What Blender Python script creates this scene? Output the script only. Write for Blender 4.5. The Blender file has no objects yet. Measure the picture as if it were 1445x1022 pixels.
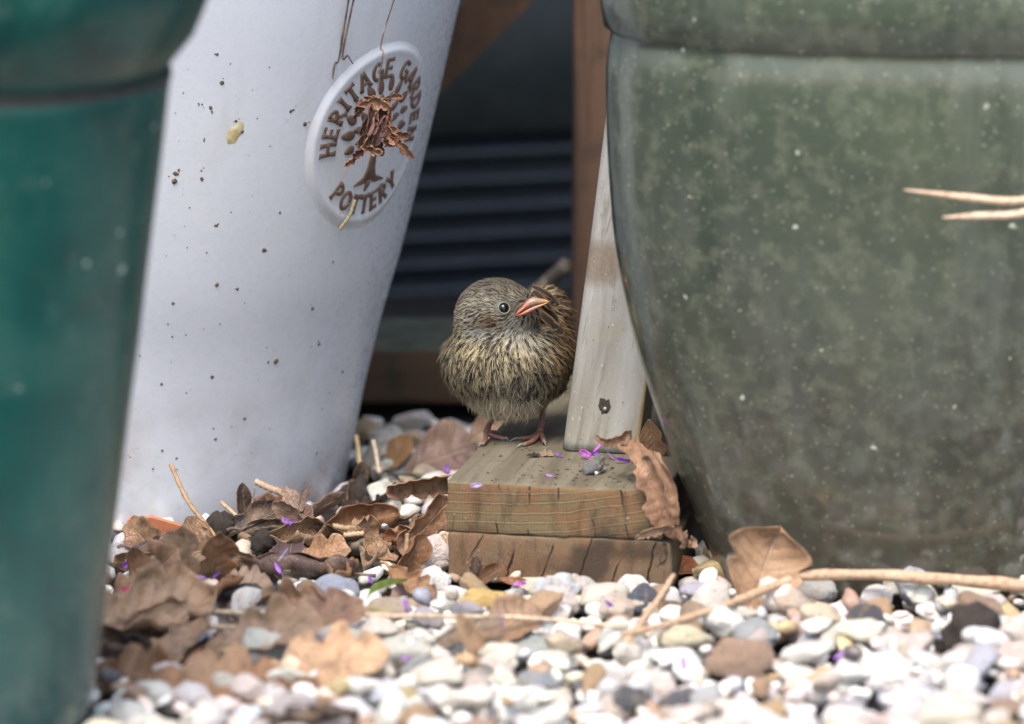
import bpy, bmesh, math, random
import numpy as np
from mathutils import Vector, Matrix, noise as mnoise

R = math.radians
rng = random.Random(7)
nrng = np.random.default_rng(11)
scene = bpy.context.scene
C = scene.collection

# ------------------------------------------------------------------ camera
PITCH = R(11.5); DIST = 3.5; TZ = 0.122; LENS = 182.2
FPX = LENS / 36 * 1445.0
FWD = np.array((0, math.cos(PITCH), -math.sin(PITCH)))
UPV = np.array((0, math.sin(PITCH), math.cos(PITCH)))
CAM = np.array((0, 0, TZ)) - DIST * FWD
cam_d = bpy.data.cameras.new('camera'); cam = bpy.data.objects.new('camera', cam_d); C.objects.link(cam)
cam.location = CAM; cam.rotation_euler = (math.pi / 2 - PITCH, 0, 0)
cam_d.lens = LENS; cam_d.sensor_width = 36; cam_d.clip_start = 0.05; cam_d.clip_end = 500
cam_d.dof.use_dof = True; cam_d.dof.focus_distance = 3.47; cam_d.dof.aperture_fstop = 4.2
scene.camera = cam

# ------------------------------------------------------------------ sky, sun, exposure
SUN_EL, SUN_AZ = R(60), R(196)          # azimuth clockwise from +y (north); behind the camera
w = bpy.data.worlds.new('World'); scene.world = w; w.use_nodes = True
nt = w.node_tree; nt.nodes.clear()
sky = nt.nodes.new('ShaderNodeTexSky'); sky.sky_type = 'NISHITA'; sky.sun_disc = False
sky.sun_elevation = SUN_EL; sky.sun_rotation = SUN_AZ; sky.air_density = 1.0; sky.dust_density = 3.0; sky.ozone_density = 1.0
bg = nt.nodes.new('ShaderNodeBackground'); bg.inputs[1].default_value = 0.14
out = nt.nodes.new('ShaderNodeOutputWorld')
nt.links.new(sky.outputs[0], bg.inputs[0]); nt.links.new(bg.outputs[0], out.inputs[0])
sun_d = bpy.data.lights.new('sun', 'SUN'); sun = bpy.data.objects.new('sun', sun_d); C.objects.link(sun)
sun_d.energy = 1.35; sun_d.angle = R(28); sun_d.color = (1.0, 0.96, 0.91)
sdir = Vector((math.sin(SUN_AZ) * math.cos(SUN_EL), math.cos(SUN_AZ) * math.cos(SUN_EL), math.sin(SUN_EL)))
sun.rotation_euler = sdir.to_track_quat('Z', 'Y').to_euler(); sun.location = (-2, -3, 4)
scene.view_settings.view_transform = 'Standard'; scene.view_settings.look = 'None'
scene.view_settings.exposure = 1.5; scene.view_settings.gamma = 1.0
scene.cycles.use_denoising = True
scene.cycles.max_bounces = 8

# ------------------------------------------------------------------ helpers
def ray(px, py):
    d = FWD + (px - 722.5) / FPX * np.array((1, 0, 0)) - (py - 511) / FPX * UPV
    return d
def P(px, py, y=None, z=None):
    """photo pixel -> point on the upright plane y=... or the level plane z=..."""
    d = ray(px, py)
    t = (y - CAM[1]) / d[1] if y is not None else (z - CAM[2]) / d[2]
    return Vector(CAM + t * d)
def proj(p):
    v = np.asarray(p, float) - CAM
    f = v @ FWD
    return 722.5 + FPX * v[..., 0] / f, 511 - FPX * (v @ UPV) / f
def lin(r, g, b):
    return tuple(((c / 255) / 12.92 if c / 255 <= .04045 else ((c / 255 + .055) / 1.055) ** 2.4) for c in (r, g, b)) + (1,)

def tag(o, label=None, cat=None, group=None, kind=None):
    if label: o['label'] = label
    if cat: o['category'] = cat
    if group: o['group'] = group
    if kind: o['kind'] = kind
    return o
def empty(name, loc=(0, 0, 0)):
    o = bpy.data.objects.new(name, None); C.objects.link(o); o.location = loc; o.empty_display_size = .02
    return o
def obj(name, verts, faces, mat=None, parent=None, smooth=True, uvs=None):
    me = bpy.data.meshes.new(name); me.from_pydata([tuple(v) for v in verts], [], faces); me.update()
    if smooth: me.polygons.foreach_set('use_smooth', [True] * len(me.polygons))
    if uvs is not None:
        ul = me.uv_layers.new(name='UVMap'); idx = np.empty(len(me.loops), int); me.loops.foreach_get('vertex_index', idx)
        ul.data.foreach_set('uv', np.asarray(uvs, float)[idx].ravel())
    if mat: me.materials.append(mat)
    o = bpy.data.objects.new(name, me); C.objects.link(o)
    if parent is not None:
        o.parent = parent
        if parent.type == 'EMPTY' or True:
            o.matrix_parent_inverse = Matrix.Translation(parent.location).inverted() if parent.parent is None else Matrix.Identity(4)
    return o
def meshfast(name, V, F, mat, col=None, smooth=True):
    """numpy verts (n,3), faces (m,k)"""
    me = bpy.data.meshes.new(name); n, (m, k) = len(V), F.shape
    me.vertices.add(n); me.vertices.foreach_set('co', np.ascontiguousarray(V, np.float32).ravel())
    me.loops.add(m * k); me.loops.foreach_set('vertex_index', np.ascontiguousarray(F, np.int32).ravel())
    me.polygons.add(m); me.polygons.foreach_set('loop_start', np.arange(0, m * k, k, dtype=np.int32))
    me.polygons.foreach_set('loop_total', np.full(m, k, np.int32))
    if smooth: me.polygons.foreach_set('use_smooth', np.ones(m, bool))
    me.update(calc_edges=True)
    if col is not None:
        a = me.color_attributes.new('tone', 'FLOAT_COLOR', 'POINT')
        a.data.foreach_set('color', np.ascontiguousarray(np.c_[col, np.ones(n)], np.float32).ravel())
    me.materials.append(mat)
    return me

def tube(pts, radii, seg=8, close=True):
    pts = [Vector(p) for p in pts]; n = len(pts)
    if not hasattr(radii, '__len__'): radii = [radii] * n
    V, F = [], []
    prev = None
    for i, p in enumerate(pts):
        t = (pts[min(i + 1, n - 1)] - pts[max(i - 1, 0)]).normalized()
        a = prev if prev is not None else (Vector((0, 0, 1)) if abs(t.z) < .9 else Vector((1, 0, 0)))
        a = (a - t * a.dot(t)).normalized(); b = t.cross(a); prev = a
        for k in range(seg):
            th = 2 * math.pi * k / seg
            V.append(p + (a * math.cos(th) + b * math.sin(th)) * radii[i])
    for i in range(n - 1):
        for k in range(seg):
            k2 = (k + 1) % seg
            F.append((i * seg + k, i * seg + k2, (i + 1) * seg + k2, (i + 1) * seg + k))
    if close:
        F.append(tuple(range(seg - 1, -1, -1))); F.append(tuple((n - 1) * seg + k for k in range(seg)))
    return V, F
def spline(pts, n=24):
    """Catmull-Rom through points"""
    pts = [Vector(p) for p in pts]; q = [pts[0] * 2 - pts[1]] + pts + [pts[-1] * 2 - pts[-2]]
    o = []
    m = len(pts) - 1
    for i in range(n + 1):
        u = i / n * m; k = min(int(u), m - 1); t = u - k
        a, b, c, d = q[k:k + 4]
        o.append(.5 * ((2 * b) + (c - a) * t + (2 * a - 5 * b + 4 * c - d) * t * t + (3 * b - a - 3 * c + d) * t ** 3))
    return o
def rough(pts, amp, f=60, seed=0):
    return [p + Vector(mnoise.noise_vector(p * f + Vector((seed, 0, 0)))) * amp for p in pts]

def icosphere(sub):
    bm = bmesh.new(); bmesh.ops.create_icosphere(bm, subdivisions=sub, radius=1)
    V = np.array([v.co[:] for v in bm.verts]); F = np.array([[v.index for v in f.verts] for f in bm.faces]); bm.free()
    return V, F

def bevel_box(name, size, mat, bev=.003, parent=None, cuts=(8, 8, 4), jit=.0006, seed=0, origin=(0, 0, 0), segs=2):
    """box from origin to origin+size, bevelled, subdivided and slightly uneven"""
    bm = bmesh.new(); bmesh.ops.create_cube(bm, size=1)
    for v in bm.verts: v.co = Vector(((v.co.x + .5) * size[0], (v.co.y + .5) * size[1], (v.co.z + .5) * size[2]))
    for ax in range(3):
        for k in range(1, cuts[ax]):
            co = [0, 0, 0]; co[ax] = size[ax] * k / cuts[ax]; no = [0, 0, 0]; no[ax] = 1
            bmesh.ops.bisect_plane(bm, geom=bm.verts[:] + bm.edges[:] + bm.faces[:], plane_co=co, plane_no=no)
    ed = [e for e in bm.edges if len(e.link_faces) == 2 and e.calc_face_angle(0) > 1]
    bmesh.ops.bevel(bm, geom=ed, offset=bev, segments=segs, affect='EDGES', profile=.6)
    for v in bm.verts:
        v.co += Vector(mnoise.noise_vector(v.co * 45 + Vector((seed * 3.1, seed, 0)))) * jit
        v.co += Vector(mnoise.noise_vector(v.co * 210 + Vector((seed, 0, seed)))) * jit * .5
        v.co += Vector(origin)
    me = bpy.data.meshes.new(name); bm.to_mesh(me); bm.free()
    me.polygons.foreach_set('use_smooth', [True] * len(me.polygons))
    for m in (mat if isinstance(mat, list) else [mat]): me.materials.append(m)
    o = bpy.data.objects.new(name, me); C.objects.link(o)
    if parent is not None: o.parent = parent
    return o

# ---- node helpers
class NB:
    def __init__(s, name):
        s.m = bpy.data.materials.new(name); s.m.use_nodes = True; s.t = s.m.node_tree
        s.t.nodes.clear(); s.o = s.t.nodes.new('ShaderNodeOutputMaterial')
        s.b = s.t.nodes.new('ShaderNodeBsdfPrincipled'); s.t.links.new(s.b.outputs[0], s.o.inputs[0])
    def n(s, typ, **kw):
        x = s.t.nodes.new('ShaderNode' + typ)
        for k, v in kw.items(): setattr(x, k, v)
        return x
    def set(s, sock, v):
        if hasattr(v, 'is_output') or isinstance(v, bpy.types.NodeSocket): s.t.links.new(v, sock)
        else: sock.default_value = v
    def p(s, **kw):
        for k, v in kw.items(): s.set(s.b.inputs[k.replace('_', ' ')], v)
        return s
    def co(s, kind='Object'): return s.n('TexCoord').outputs[kind]
    def map(s, v, scale=(1, 1, 1), loc=(0, 0, 0), rot=(0, 0, 0)):
        x = s.n('Mapping'); s.set(x.inputs[0], v); x.inputs[1].default_value = loc; x.inputs[2].default_value = rot; x.inputs[3].default_value = scale
        return x.outputs[0]
    def noise(s, v, scale, detail=4, rough=.55, dist=0, out=0):
        x = s.n('TexNoise'); s.set(x.inputs['Vector'], v); x.inputs['Scale'].default_value = scale; x.inputs['Detail'].default_value = detail
        x.inputs['Roughness'].default_value = rough; x.inputs['Distortion'].default_value = dist
        return x.outputs[out]
    def vor(s, v, scale, feature='F1', rand=1, out='Distance'):
        x = s.n('TexVoronoi', feature=feature); s.set(x.inputs['Vector'], v); x.inputs['Scale'].default_value = scale; x.inputs['Randomness'].default_value = rand
        return x.outputs[out]
    def ramp(s, f, stops):
        x = s.n('ValToRGB'); s.set(x.inputs[0], f); e = x.color_ramp.elements
        while len(e) < len(stops): e.new(.5)
        for el, (pos, col) in zip(e, stops):
            el.position = pos; el.color = col if hasattr(col, '__len__') else (col, col, col, 1)
        return x.outputs[0]
    def step(s, f, a, b):
        x = s.n('MapRange'); x.interpolation_type = 'SMOOTHSTEP'; s.set(x.inputs[0], f); x.inputs[1].default_value = a; x.inputs[2].default_value = b
        return x.outputs[0]
    def mix(s, f, a, b, mode='MIX'):
        x = s.n('Mix', data_type='RGBA', blend_type=mode); s.set(x.inputs[0], f); s.set(x.inputs[6], a); s.set(x.inputs[7], b)
        return x.outputs[2]
    def math(s, op, a, b=0., c=0.):
        x = s.n('Math', operation=op); s.set(x.inputs[0], a); s.set(x.inputs[1], b); s.set(x.inputs[2], c)
        return x.outputs[0]
    def xyz(s, v):
        x = s.n('SeparateXYZ'); s.set(x.inputs[0], v); return x.outputs
    def comb(s, a, b, c):
        x = s.n('CombineXYZ'); s.set(x.inputs[0], a); s.set(x.inputs[1], b); s.set(x.inputs[2], c); return x.outputs[0]
    def bump(s, h, strength=.5, dist=.001, normal=None):
        x = s.n('Bump'); s.set(x.inputs['Height'], h); x.inputs['Strength'].default_value = strength; x.inputs['Distance'].default_value = dist
        if normal is not None: s.set(x.inputs['Normal'], normal)
        s.t.links.new(x.outputs[0], s.b.inputs['Normal']); return x.outputs[0]

# ------------------------------------------------------------------ materials
def m_soil():
    k = NB('soil'); v = k.co(); n = k.noise(v, 90, 8, .7)
    c = k.ramp(n, [(.3, (.006, .005, .004, 1)), (.55, (.022, .016, .012, 1)), (.75, (.06, .043, .03, 1))])
    k.p(Base_Color=c, Roughness=.95); k.bump(n, .9, .004); return k.m
def m_lawn():
    k = NB('lawn'); v = k.co(); n = k.noise(v, 6, 8, .7)
    k.p(Base_Color=k.ramp(n, [(.3, (.03, .06, .015, 1)), (.7, (.075, .12, .03, 1))]), Roughness=.9); return k.m
def m_pebble(objcol):
    k = NB('pebble' if objcol else 'gravel')
    if objcol: base = k.n('ObjectInfo').outputs['Color']
    else: base = k.n('VertexColor', layer_name='tone').outputs[0]
    v = k.co('Object')
    if objcol:
        rnd = k.n('ObjectInfo').outputs['Random']
        x = k.n('VectorMath', operation='ADD'); k.set(x.inputs[0], v); k.set(x.inputs[1], k.comb(k.math('MULTIPLY', rnd, 40), k.math('MULTIPLY', rnd, 17), 0)); v = x.outputs[0]
    sc = 1 if objcol else 70
    n1 = k.noise(v, 1.3 * sc, 5, .6, .6); n2 = k.noise(v, 6 * sc, 6, .7); n3 = k.noise(v, 2.4 * sc, 3, .5)
    c = k.mix(k.step(n1, .5, .68), base, k.mix(.4, base, (.45, .30, .15, 1)))
    c = k.mix(k.step(n3, .6, .72), c, k.mix(.4, c, (.07, .06, .055, 1)))
    c = k.mix(k.step(n2, .62, .72), c, k.mix(.35, c, (.03, .028, .03, 1)))
    c = k.mix(k.step(n2, .3, .42), k.mix(.4, c, (.8, .78, .74, 1)), c)
    k.p(Base_Color=c, Roughness=k.ramp(n2, [(.3, .38), (.7, .62)]), Specular_IOR_Level=.4)
    k.bump(n2, .6, .03 if objcol else .0008); return k.m
def m_leaf():
    k = NB('dead_leaf'); uv = k.co('UV'); o = k.n('ObjectInfo'); base = o.outputs['Color']; s = k.xyz(uv)
    rnd = k.math('MULTIPLY', o.outputs['Random'], 50)
    vv = k.n('VectorMath', operation='ADD'); k.set(vv.inputs[0], k.co('Object')); k.set(vv.inputs[1], k.comb(rnd, 0, rnd)); v = vv.outputs[0]
    n1 = k.noise(v, 70, 6, .65, .5); n2 = k.noise(v, 420, 4, .6); n3 = k.noise(v, 28, 3)
    av = k.math('ABSOLUTE', k.math('SUBTRACT', s[1], .5))
    mid = k.math('SUBTRACT', 1, k.step(av, .012, .03))
    side = k.math('FRACT', k.math('MULTIPLY_ADD', av, -2.6, k.math('MULTIPLY', s[0], 7.5)))
    side = k.math('SUBTRACT', 1, k.step(k.math('ABSOLUTE', k.math('SUBTRACT', side, .5)), .02, .06))
    net = k.math('SUBTRACT', 1, k.step(k.vor(v, 420, 'DISTANCE_TO_EDGE'), .02, .09))
    vein = k.math('MAXIMUM', mid, k.math('MULTIPLY', side, .7))
    c = k.mix(k.step(n1, .46, .68), base, k.mix(.6, base, (.035, .015, .009, 1)))
    c = k.mix(k.step(n3, .42, .68), c, k.mix(.36, c, (.60, .41, .26, 1)))
    c = k.mix(k.math('MULTIPLY', net, .16), c, (.33, .21, .12, 1))
    c = k.mix(k.math('MULTIPLY', vein, .65), c, k.mix(.6, c, (.55, .42, .27, 1)))
    c = k.mix(k.step(n2, .66, .74), c, k.mix(.7, c, (.02, .012, .01, 1)))
    geo = k.n('NewGeometry'); c = k.mix(k.math('MULTIPLY', geo.outputs['Backfacing'], .0), c, c)
    k.p(Base_Color=c, Roughness=k.ramp(n1, [(.3, .34), (.7, .6)]), Specular_IOR_Level=.5)
    h = k.math('ADD', k.math('MULTIPLY', vein, -.8), k.math('ADD', k.math('MULTIPLY', n1, 1.2), k.math('MULTIPLY', net, -.25)))
    k.bump(h, 1.0, .0014)
    tr = k.n('BsdfTranslucent'); k.set(tr.inputs[0], k.mix(.4, c, (.4, .2, .07, 1)))
    mx = k.n('MixShader'); mx.inputs[0].default_value = .18
    k.t.links.new(k.b.outputs[0], mx.inputs[1]); k.t.links.new(tr.outputs[0], mx.inputs[2]); k.t.links.new(mx.outputs[0], k.o.inputs[0])
    return k.m
def m_stem():
    k = NB('dry_stem'); v = k.co(); base = k.n('ObjectInfo').outputs['Color']
    n = k.noise(k.map(v, (1, 1, 1)), 260, 5, .6); n2 = k.noise(v, 60, 3)
    c = k.mix(k.step(n, .45, .7), base, k.mix(.55, base, (.09, .05, .03, 1))); c = k.mix(k.step(n2, .5, .7), c, k.mix(.35, c, (.62, .5, .36, 1)))
    k.p(Base_Color=c, Roughness=.7); k.bump(n, .5, .0005); return k.m
def m_petal():
    k = NB('petal'); n = k.noise(k.co(), 300, 3); base = k.n('ObjectInfo').outputs['Color']
    k.p(Base_Color=k.mix(k.step(n, .4, .75), base, k.mix(.35, base, (.5, .3, .6, 1))), Roughness=.5)
    return k.m
def m_plain(name, col, rough=.5, var=.35, scale=60, bump=.3, bd=.0008, spec=.5, metallic=0., obj_col=False):
    k = NB(name); n = k.noise(k.co(), scale, 6, .65); d = tuple(c * (1 - var) for c in col[:3]) + (1,)
    l = tuple(min(1, c * (1 + var)) for c in col[:3]) + (1,)
    k.p(Base_Color=k.ramp(n, [(.3, d), (.7, l)]), Roughness=rough, Specular_IOR_Level=spec, Metallic=metallic)
    k.bump(n, bump, bd); return k.m
def m_endgrain(name, cx, cz, spacing, light, dark, warm, line=1.0):
    """growth rings round (cx,cz) in the board's own x/z, radial checks, stains"""
    k = NB(name); v = k.co(); s = k.xyz(v)
    wob = k.math('MULTIPLY', k.math('SUBTRACT', k.noise(v, 16, 4, .6), .5), .008)
    dx = k.math('SUBTRACT', s[0], cx); dz = k.math('SUBTRACT', s[2], cz)
    r = k.math('ADD', k.math('SQRT', k.math('ADD', k.math('MULTIPLY', dx, dx), k.math('MULTIPLY', dz, dz))), wob)
    f = k.math('FRACT', k.math('DIVIDE', r, spacing))
    late = k.math('SUBTRACT', 1, k.step(k.math('ABSOLUTE', k.math('SUBTRACT', f, .5)), .02, .13))
    fine = k.math('FRACT', k.math('DIVIDE', r, spacing * .23)); fine = k.step(k.math('ABSOLUTE', k.math('SUBTRACT', fine, .5)), .1, .45)
    ang = k.math('ARCTAN2', dx, dz)
    angw = k.math('ADD', k.math('MULTIPLY', ang, abs(cz) + .02), k.math('MULTIPLY', k.math('SUBTRACT', k.noise(k.map(v, (1, 1, 1)), 40, 4), .5), .011))
    vo = k.n('TexVoronoi', feature='DISTANCE_TO_EDGE', voronoi_dimensions='2D')
    chk = k.math('FRACT', k.math('DIVIDE', angw, .0235)); chk = k.math('ABSOLUTE', k.math('SUBTRACT', chk, .5))
    cm = k.step(k.noise(k.map(v, (1, 1, .6), (.3, 0, .1)), 34, 2), .46, .56)
    check = k.math('MULTIPLY', k.math('SUBTRACT', 1, k.step(chk, .004, .03)), cm)
    hatch = k.math('FRACT', k.math('DIVIDE', angw, .0021)); hatch = k.math('ABSOLUTE', k.math('SUBTRACT', hatch, .5))
    n1 = k.noise(v, 38, 5, .6); n2 = k.noise(v, 400, 4, .6); n3 = k.noise(v, 17, 3)
    c = k.mix(k.step(n1, .35, .65), light, warm)
    c = k.mix(k.math('MULTIPLY', fine, .22), c, dark)
    c = k.mix(k.math('MULTIPLY', k.step(hatch, .3, .5), .18), c, dark)
    c = k.mix(k.math('MULTIPLY', k.math('MULTIPLY', late, k.noise(v, 60, 3)), .5 * line), c, (.33, .27, .18, 1))
    edge = k.math('SUBTRACT', 1, k.step(k.math('ABSOLUTE', k.math('SUBTRACT', f, .36)), .02, .09))
    c = k.mix(k.math('MULTIPLY', k.math('MULTIPLY', edge, k.noise(v, 45, 2)), .9 * line), c, dark)
    c = k.mix(k.math('MULTIPLY', k.step(n3, .53, .66), .8), c, (.03, .022, .015, 1))
    nd = k.noise(k.map(v, (1, 1, .35), rot=(0, .5, 0)), 120, 5, .65); c = k.mix(k.math('MULTIPLY', k.step(nd, .5, .66), .5), c, dark); c = k.mix(k.math('MULTIPLY', k.step(nd, .36, .46), -.35), c, (.4, .33, .22, 1))
    c = k.mix(k.math('MULTIPLY', check, .95), c, (.008, .006, .005, 1))
    c = k.mix(k.step(n2, .69, .74), c, (.5, .46, .4, 1))
    k.p(Base_Color=c, Roughness=.82, Specular_IOR_Level=.3)
    h = k.math('ADD', k.math('MULTIPLY', late, .3 * line), k.math('MULTIPLY', check, -2.5)); h = k.math('ADD', h, k.math('MULTIPLY', n2, .5))
    h = k.math('ADD', h, k.math('MULTIPLY', k.step(hatch, .3, .5), -.12))
    k.bump(h, .9, .0011); return k.m
def m_longgrain(name, a, b, green, axis=1, scale=1.0, rough_=.8):
    """weathered timber, grain along the given axis of the piece"""
    k = NB(name); v = k.co(); st = [1, 1, 1]; st[axis] = .06
    m = k.map(v, tuple(st)); g = k.noise(m, 180 * scale, 6, .7, .4); g2 = k.noise(m, 45 * scale, 4, .6, .8); n = k.noise(v, 30, 5, .6); n2 = k.noise(v, 300, 4)
    c = k.mix(k.step(g2, .35, .65), a, b); c = k.mix(k.math('MULTIPLY', k.step(g, .5, .72), .45), c, tuple(x * .3 for x in a[:3]) + (1,))
    c = k.mix(k.math('MULTIPLY', k.step(n, .5, .68), .6), c, green); c = k.mix(k.step(n2, .68, .74), c, (.05, .04, .03, 1))
    k.p(Base_Color=c, Roughness=rough_, Specular_IOR_Level=.3)
    k.bump(k.math('ADD', g, k.math('MULTIPLY', n2, .5)), .6, .0008); return k.m
def m_whiteglaze():
    k = NB('white_glaze'); v = k.co(); n = k.noise(v, 5, 4); n2 = k.noise(v, 160, 6, .7); n3 = k.noise(v, 420, 3, .6); nb = k.noise(v, 14, 4, .6)
    z = k.xyz(v)[2]
    c = k.ramp(n, [(.3, (.55, .565, .60, 1)), (.7, (.63, .64, .66, 1))])
    low = k.math('SUBTRACT', 1, k.step(z, .0, .14))
    thr = k.math('MULTIPLY_ADD', low, -.06, .775)
    dirt = k.step(k.math('SUBTRACT', n2, thr), 0, .03)
    c = k.mix(k.math('MULTIPLY', dirt, .7), c, (.16, .11, .075, 1))
    c = k.mix(k.math('MULTIPLY', k.math('MULTIPLY', k.step(nb, .45, .68), low), .5), c, (.27, .21, .15, 1))
    c = k.mix(k.math('MULTIPLY', k.step(k.noise(k.map(v, (1, 1, .12)), 28, 4, .6), .55, .75), .22), c, (.36, .33, .27, 1))
    k.p(Base_Color=c, Roughness=k.ramp(n2, [(.4, .22), (.75, .5)]), Specular_IOR_Level=.5)
    k.bump(k.noise(k.map(v, (1, 1, 2.2)), 22, 3), .05, .003); return k.m
def m_teal():
    k = NB('teal_glaze'); v = k.co(); n = k.noise(v, 9, 5, .6, .5); n2 = k.noise(v, 60, 5, .6); sp = k.vor(v, 55); z = k.xyz(v)[2]
    c = k.ramp(n, [(.28, (.005, .030, .028, 1)), (.5, (.006, .058, .049, 1)), (.72, (.026, .085, .07, 1))])
    c = k.mix(k.math('MULTIPLY', k.step(n2, .52, .75), .3), c, (.10, .14, .12, 1))
    low = k.math('SUBTRACT', 1, k.step(z, .0, .2))
    c = k.mix(k.math('MULTIPLY', low, .35), c, (.09, .11, .11, 1))  # greyer towards the foot: a pale reflection put into the glaze colour
    rv = k.n('TexVoronoi'); k.set(rv.inputs['Vector'], v); rv.inputs['Scale'].default_value = 55
    rc = k.xyz(rv.outputs['Color']); c = k.mix(k.math('MULTIPLY', k.math('SUBTRACT', 1, k.step(k.math('DIVIDE', sp, k.math('ADD', rc[1], .35)), .06, .14)), k.step(rc[0], .72, .78)), c, (.36, .40, .35, 1))
    k.p(Base_Color=c, Roughness=.27); k.bump(n2, .15, .002); return k.m
def m_olive():
    k = NB('olive_glaze'); v = k.co(); n = k.noise(v, 7, 5, .6, .4); n2 = k.noise(v, 75, 6, .65); n4 = k.noise(k.map(v, (1, 1, .15)), 22, 4, .6)
    wv = k.n('VectorMath', operation='MULTIPLY_ADD'); k.set(wv.inputs[0], k.noise(v, 160, 2, out=1)); wv.inputs[1].default_value = (.006, .006, .006); k.set(wv.inputs[2], v); v0 = v; v = wv.outputs[0]
    sp = k.vor(v, 60); sp2 = k.vor(v, 150)
    c = k.ramp(n, [(.3, (.034, .038, .032, 1)), (.5, (.052, .058, .043, 1)), (.72, (.085, .088, .058, 1))])
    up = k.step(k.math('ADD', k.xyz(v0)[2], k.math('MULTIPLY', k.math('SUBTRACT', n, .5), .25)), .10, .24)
    c = k.mix(up, k.mix(.5, c, (.06, .055, .045, 1)), k.mix(.4, c, (.05, .07, .048, 1)))  # greener upper part: the garden's reflection put into the glaze colour
    c = k.mix(k.math('MULTIPLY', k.step(n2, .45, .66), .6), c, (.115, .125, .085, 1))
    c = k.mix(k.math('MULTIPLY', k.step(n4, .48, .66), .55), c, (.10, .11, .088, 1))
    basez = k.math('SUBTRACT', 1, k.step(k.math('ADD', k.xyz(v0)[2], k.math('MULTIPLY', k.math('SUBTRACT', n2, .5), .12)), .02, .09)); c = k.mix(k.math('MULTIPLY', basez, .5), c, (.075, .06, .042, 1))
    rnd = k.n('TexVoronoi'); k.set(rnd.inputs['Vector'], v); rnd.inputs['Scale'].default_value = 60
    kc = k.xyz(rnd.outputs['Color']); keep = k.math('MULTIPLY', k.step(kc[0], .62, .68), k.math('ADD', kc[2], .25)); sp = k.math('DIVIDE', sp, k.math('ADD', kc[1], .25))
    c = k.mix(k.math('MULTIPLY', k.math('SUBTRACT', 1, k.step(sp, .07, .13)), keep), c, (.42, .42, .35, 1))
    c = k.mix(k.math('MULTIPLY', k.math('SUBTRACT', 1, k.step(sp2, .08, .2)), .5), c, (.24, .24, .18, 1))
    k.p(Base_Color=c, Roughness=k.ramp(n2, [(.35, .08), (.7, .26)]), Specular_IOR_Level=.8); k.bump(n2, .12, .0008); return k.m
def m_feather():
    k = NB('feather'); c = k.n('VertexColor', layer_name='tone').outputs[0]
    k.p(Base_Color=c, Roughness=.75, Specular_IOR_Level=.2)
    tr = k.n('BsdfTranslucent'); k.set(tr.inputs[0], c); mx = k.n('MixShader'); mx.inputs[0].default_value = .25
    k.t.links.new(k.b.outputs[0], mx.inputs[1]); k.t.links.new(tr.outputs[0], mx.inputs[2]); k.t.links.new(mx.outputs[0], k.o.inputs[0])
    return k.m
def m_vcol(name, rough=.5, bump=.3, scale=900, sss=0.):
    k = NB(name); c = k.n('VertexColor', layer_name='tone').outputs[0]; n = k.noise(k.co(), scale, 4)
    k.p(Base_Color=k.mix(k.step(n, .4, .7), c, k.mix(.35, c, (.03, .015, .012, 1))), Roughness=rough); k.bump(n, bump, .0004); return k.m

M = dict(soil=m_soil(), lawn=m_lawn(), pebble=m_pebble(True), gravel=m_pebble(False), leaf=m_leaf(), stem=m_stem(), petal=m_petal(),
         white=m_whiteglaze(), teal=m_teal(), olive=m_olive(), feather=m_feather(), skin=m_vcol('bird_skin', .55), bill=m_vcol('bill', .3, .1),
         brown_glaze=m_plain('bare_clay', (.125, .075, .05), .7, .35, 300, .4, .0005),
         splash=m_plain('splash', (.12, .082, .055), .95, .6, 500, .8, .001),
         clod=m_plain('clod', (.03, .022, .016), .95, .6, 500, .8, .001),
         terra=m_plain('terracotta', (.48, .17, .075), .8, .15, 120),
         beam_top=m_longgrain('stained_timber', (.10, .062, .036, 1), (.155, .088, .05, 1), (.045, .048, .028, 1), 0, .6),
         post_brown=m_longgrain('brown_post', (.085, .05, .032, 1), (.125, .072, .046, 1), (.05, .036, .026, 1), 2, .5),
         post_grey=m_longgrain('grey_timber', (.36, .33, .285, 1), (.47, .44, .40, 1), (.27, .25, .18, 1), 2, .9),
         plastic=m_plain('black_plastic', (.022, .026, .033), .36, .3, 40, .1),
         eye=m_plain('eye_gloss', (.004, .004, .006), .04, 0, 10, 0),
         screw=m_plain('screw', (.22, .22, .2), .5, .3, 200, .3, .0005, metallic=.9))

# ------------------------------------------------------------------ ground
BLK_H = .068; PSI = R(11.3)                        # timber block: height, turn
def gh(x, y):                                      # gentle unevenness of the bed
    return .005 * mnoise.noise(Vector((x * 5, y * 5, 0))) + .012 * max(0, min(1, (x - .12) / .2)) * max(0, min(1, (-y - .06) / .1))
gx = np.concatenate([[-60, -20, -6, -2], np.linspace(-1, 1, 61), [2, 6, 20, 60]]); gy = np.concatenate([[-60, -20, -6, -2], np.linspace(-.9, 1.1, 61), [2, 6, 20, 60]])
V = [(x, y, -.012 + (gh(x, y) if abs(x) < 1.01 and -.91 < y < 1.11 else 0)) for y in gy for x in gx]
nx = len(gx); F = [(j * nx + i, j * nx + i + 1, (j + 1) * nx + i + 1, (j + 1) * nx + i) for j in range(len(gy) - 1) for i in range(nx - 1)]
ground = tag(obj('gravel_ground', V, F, M['soil']), kind='structure')
tag(obj('lawn', [(-60, -60, .004), (60, -60, .004), (60, -1.5, .004), (-60, -1.5, .004)], [(0, 1, 2, 3)], M['lawn']), kind='structure')  # grass sheet behind the camera, out of view, added for green reflections

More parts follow.
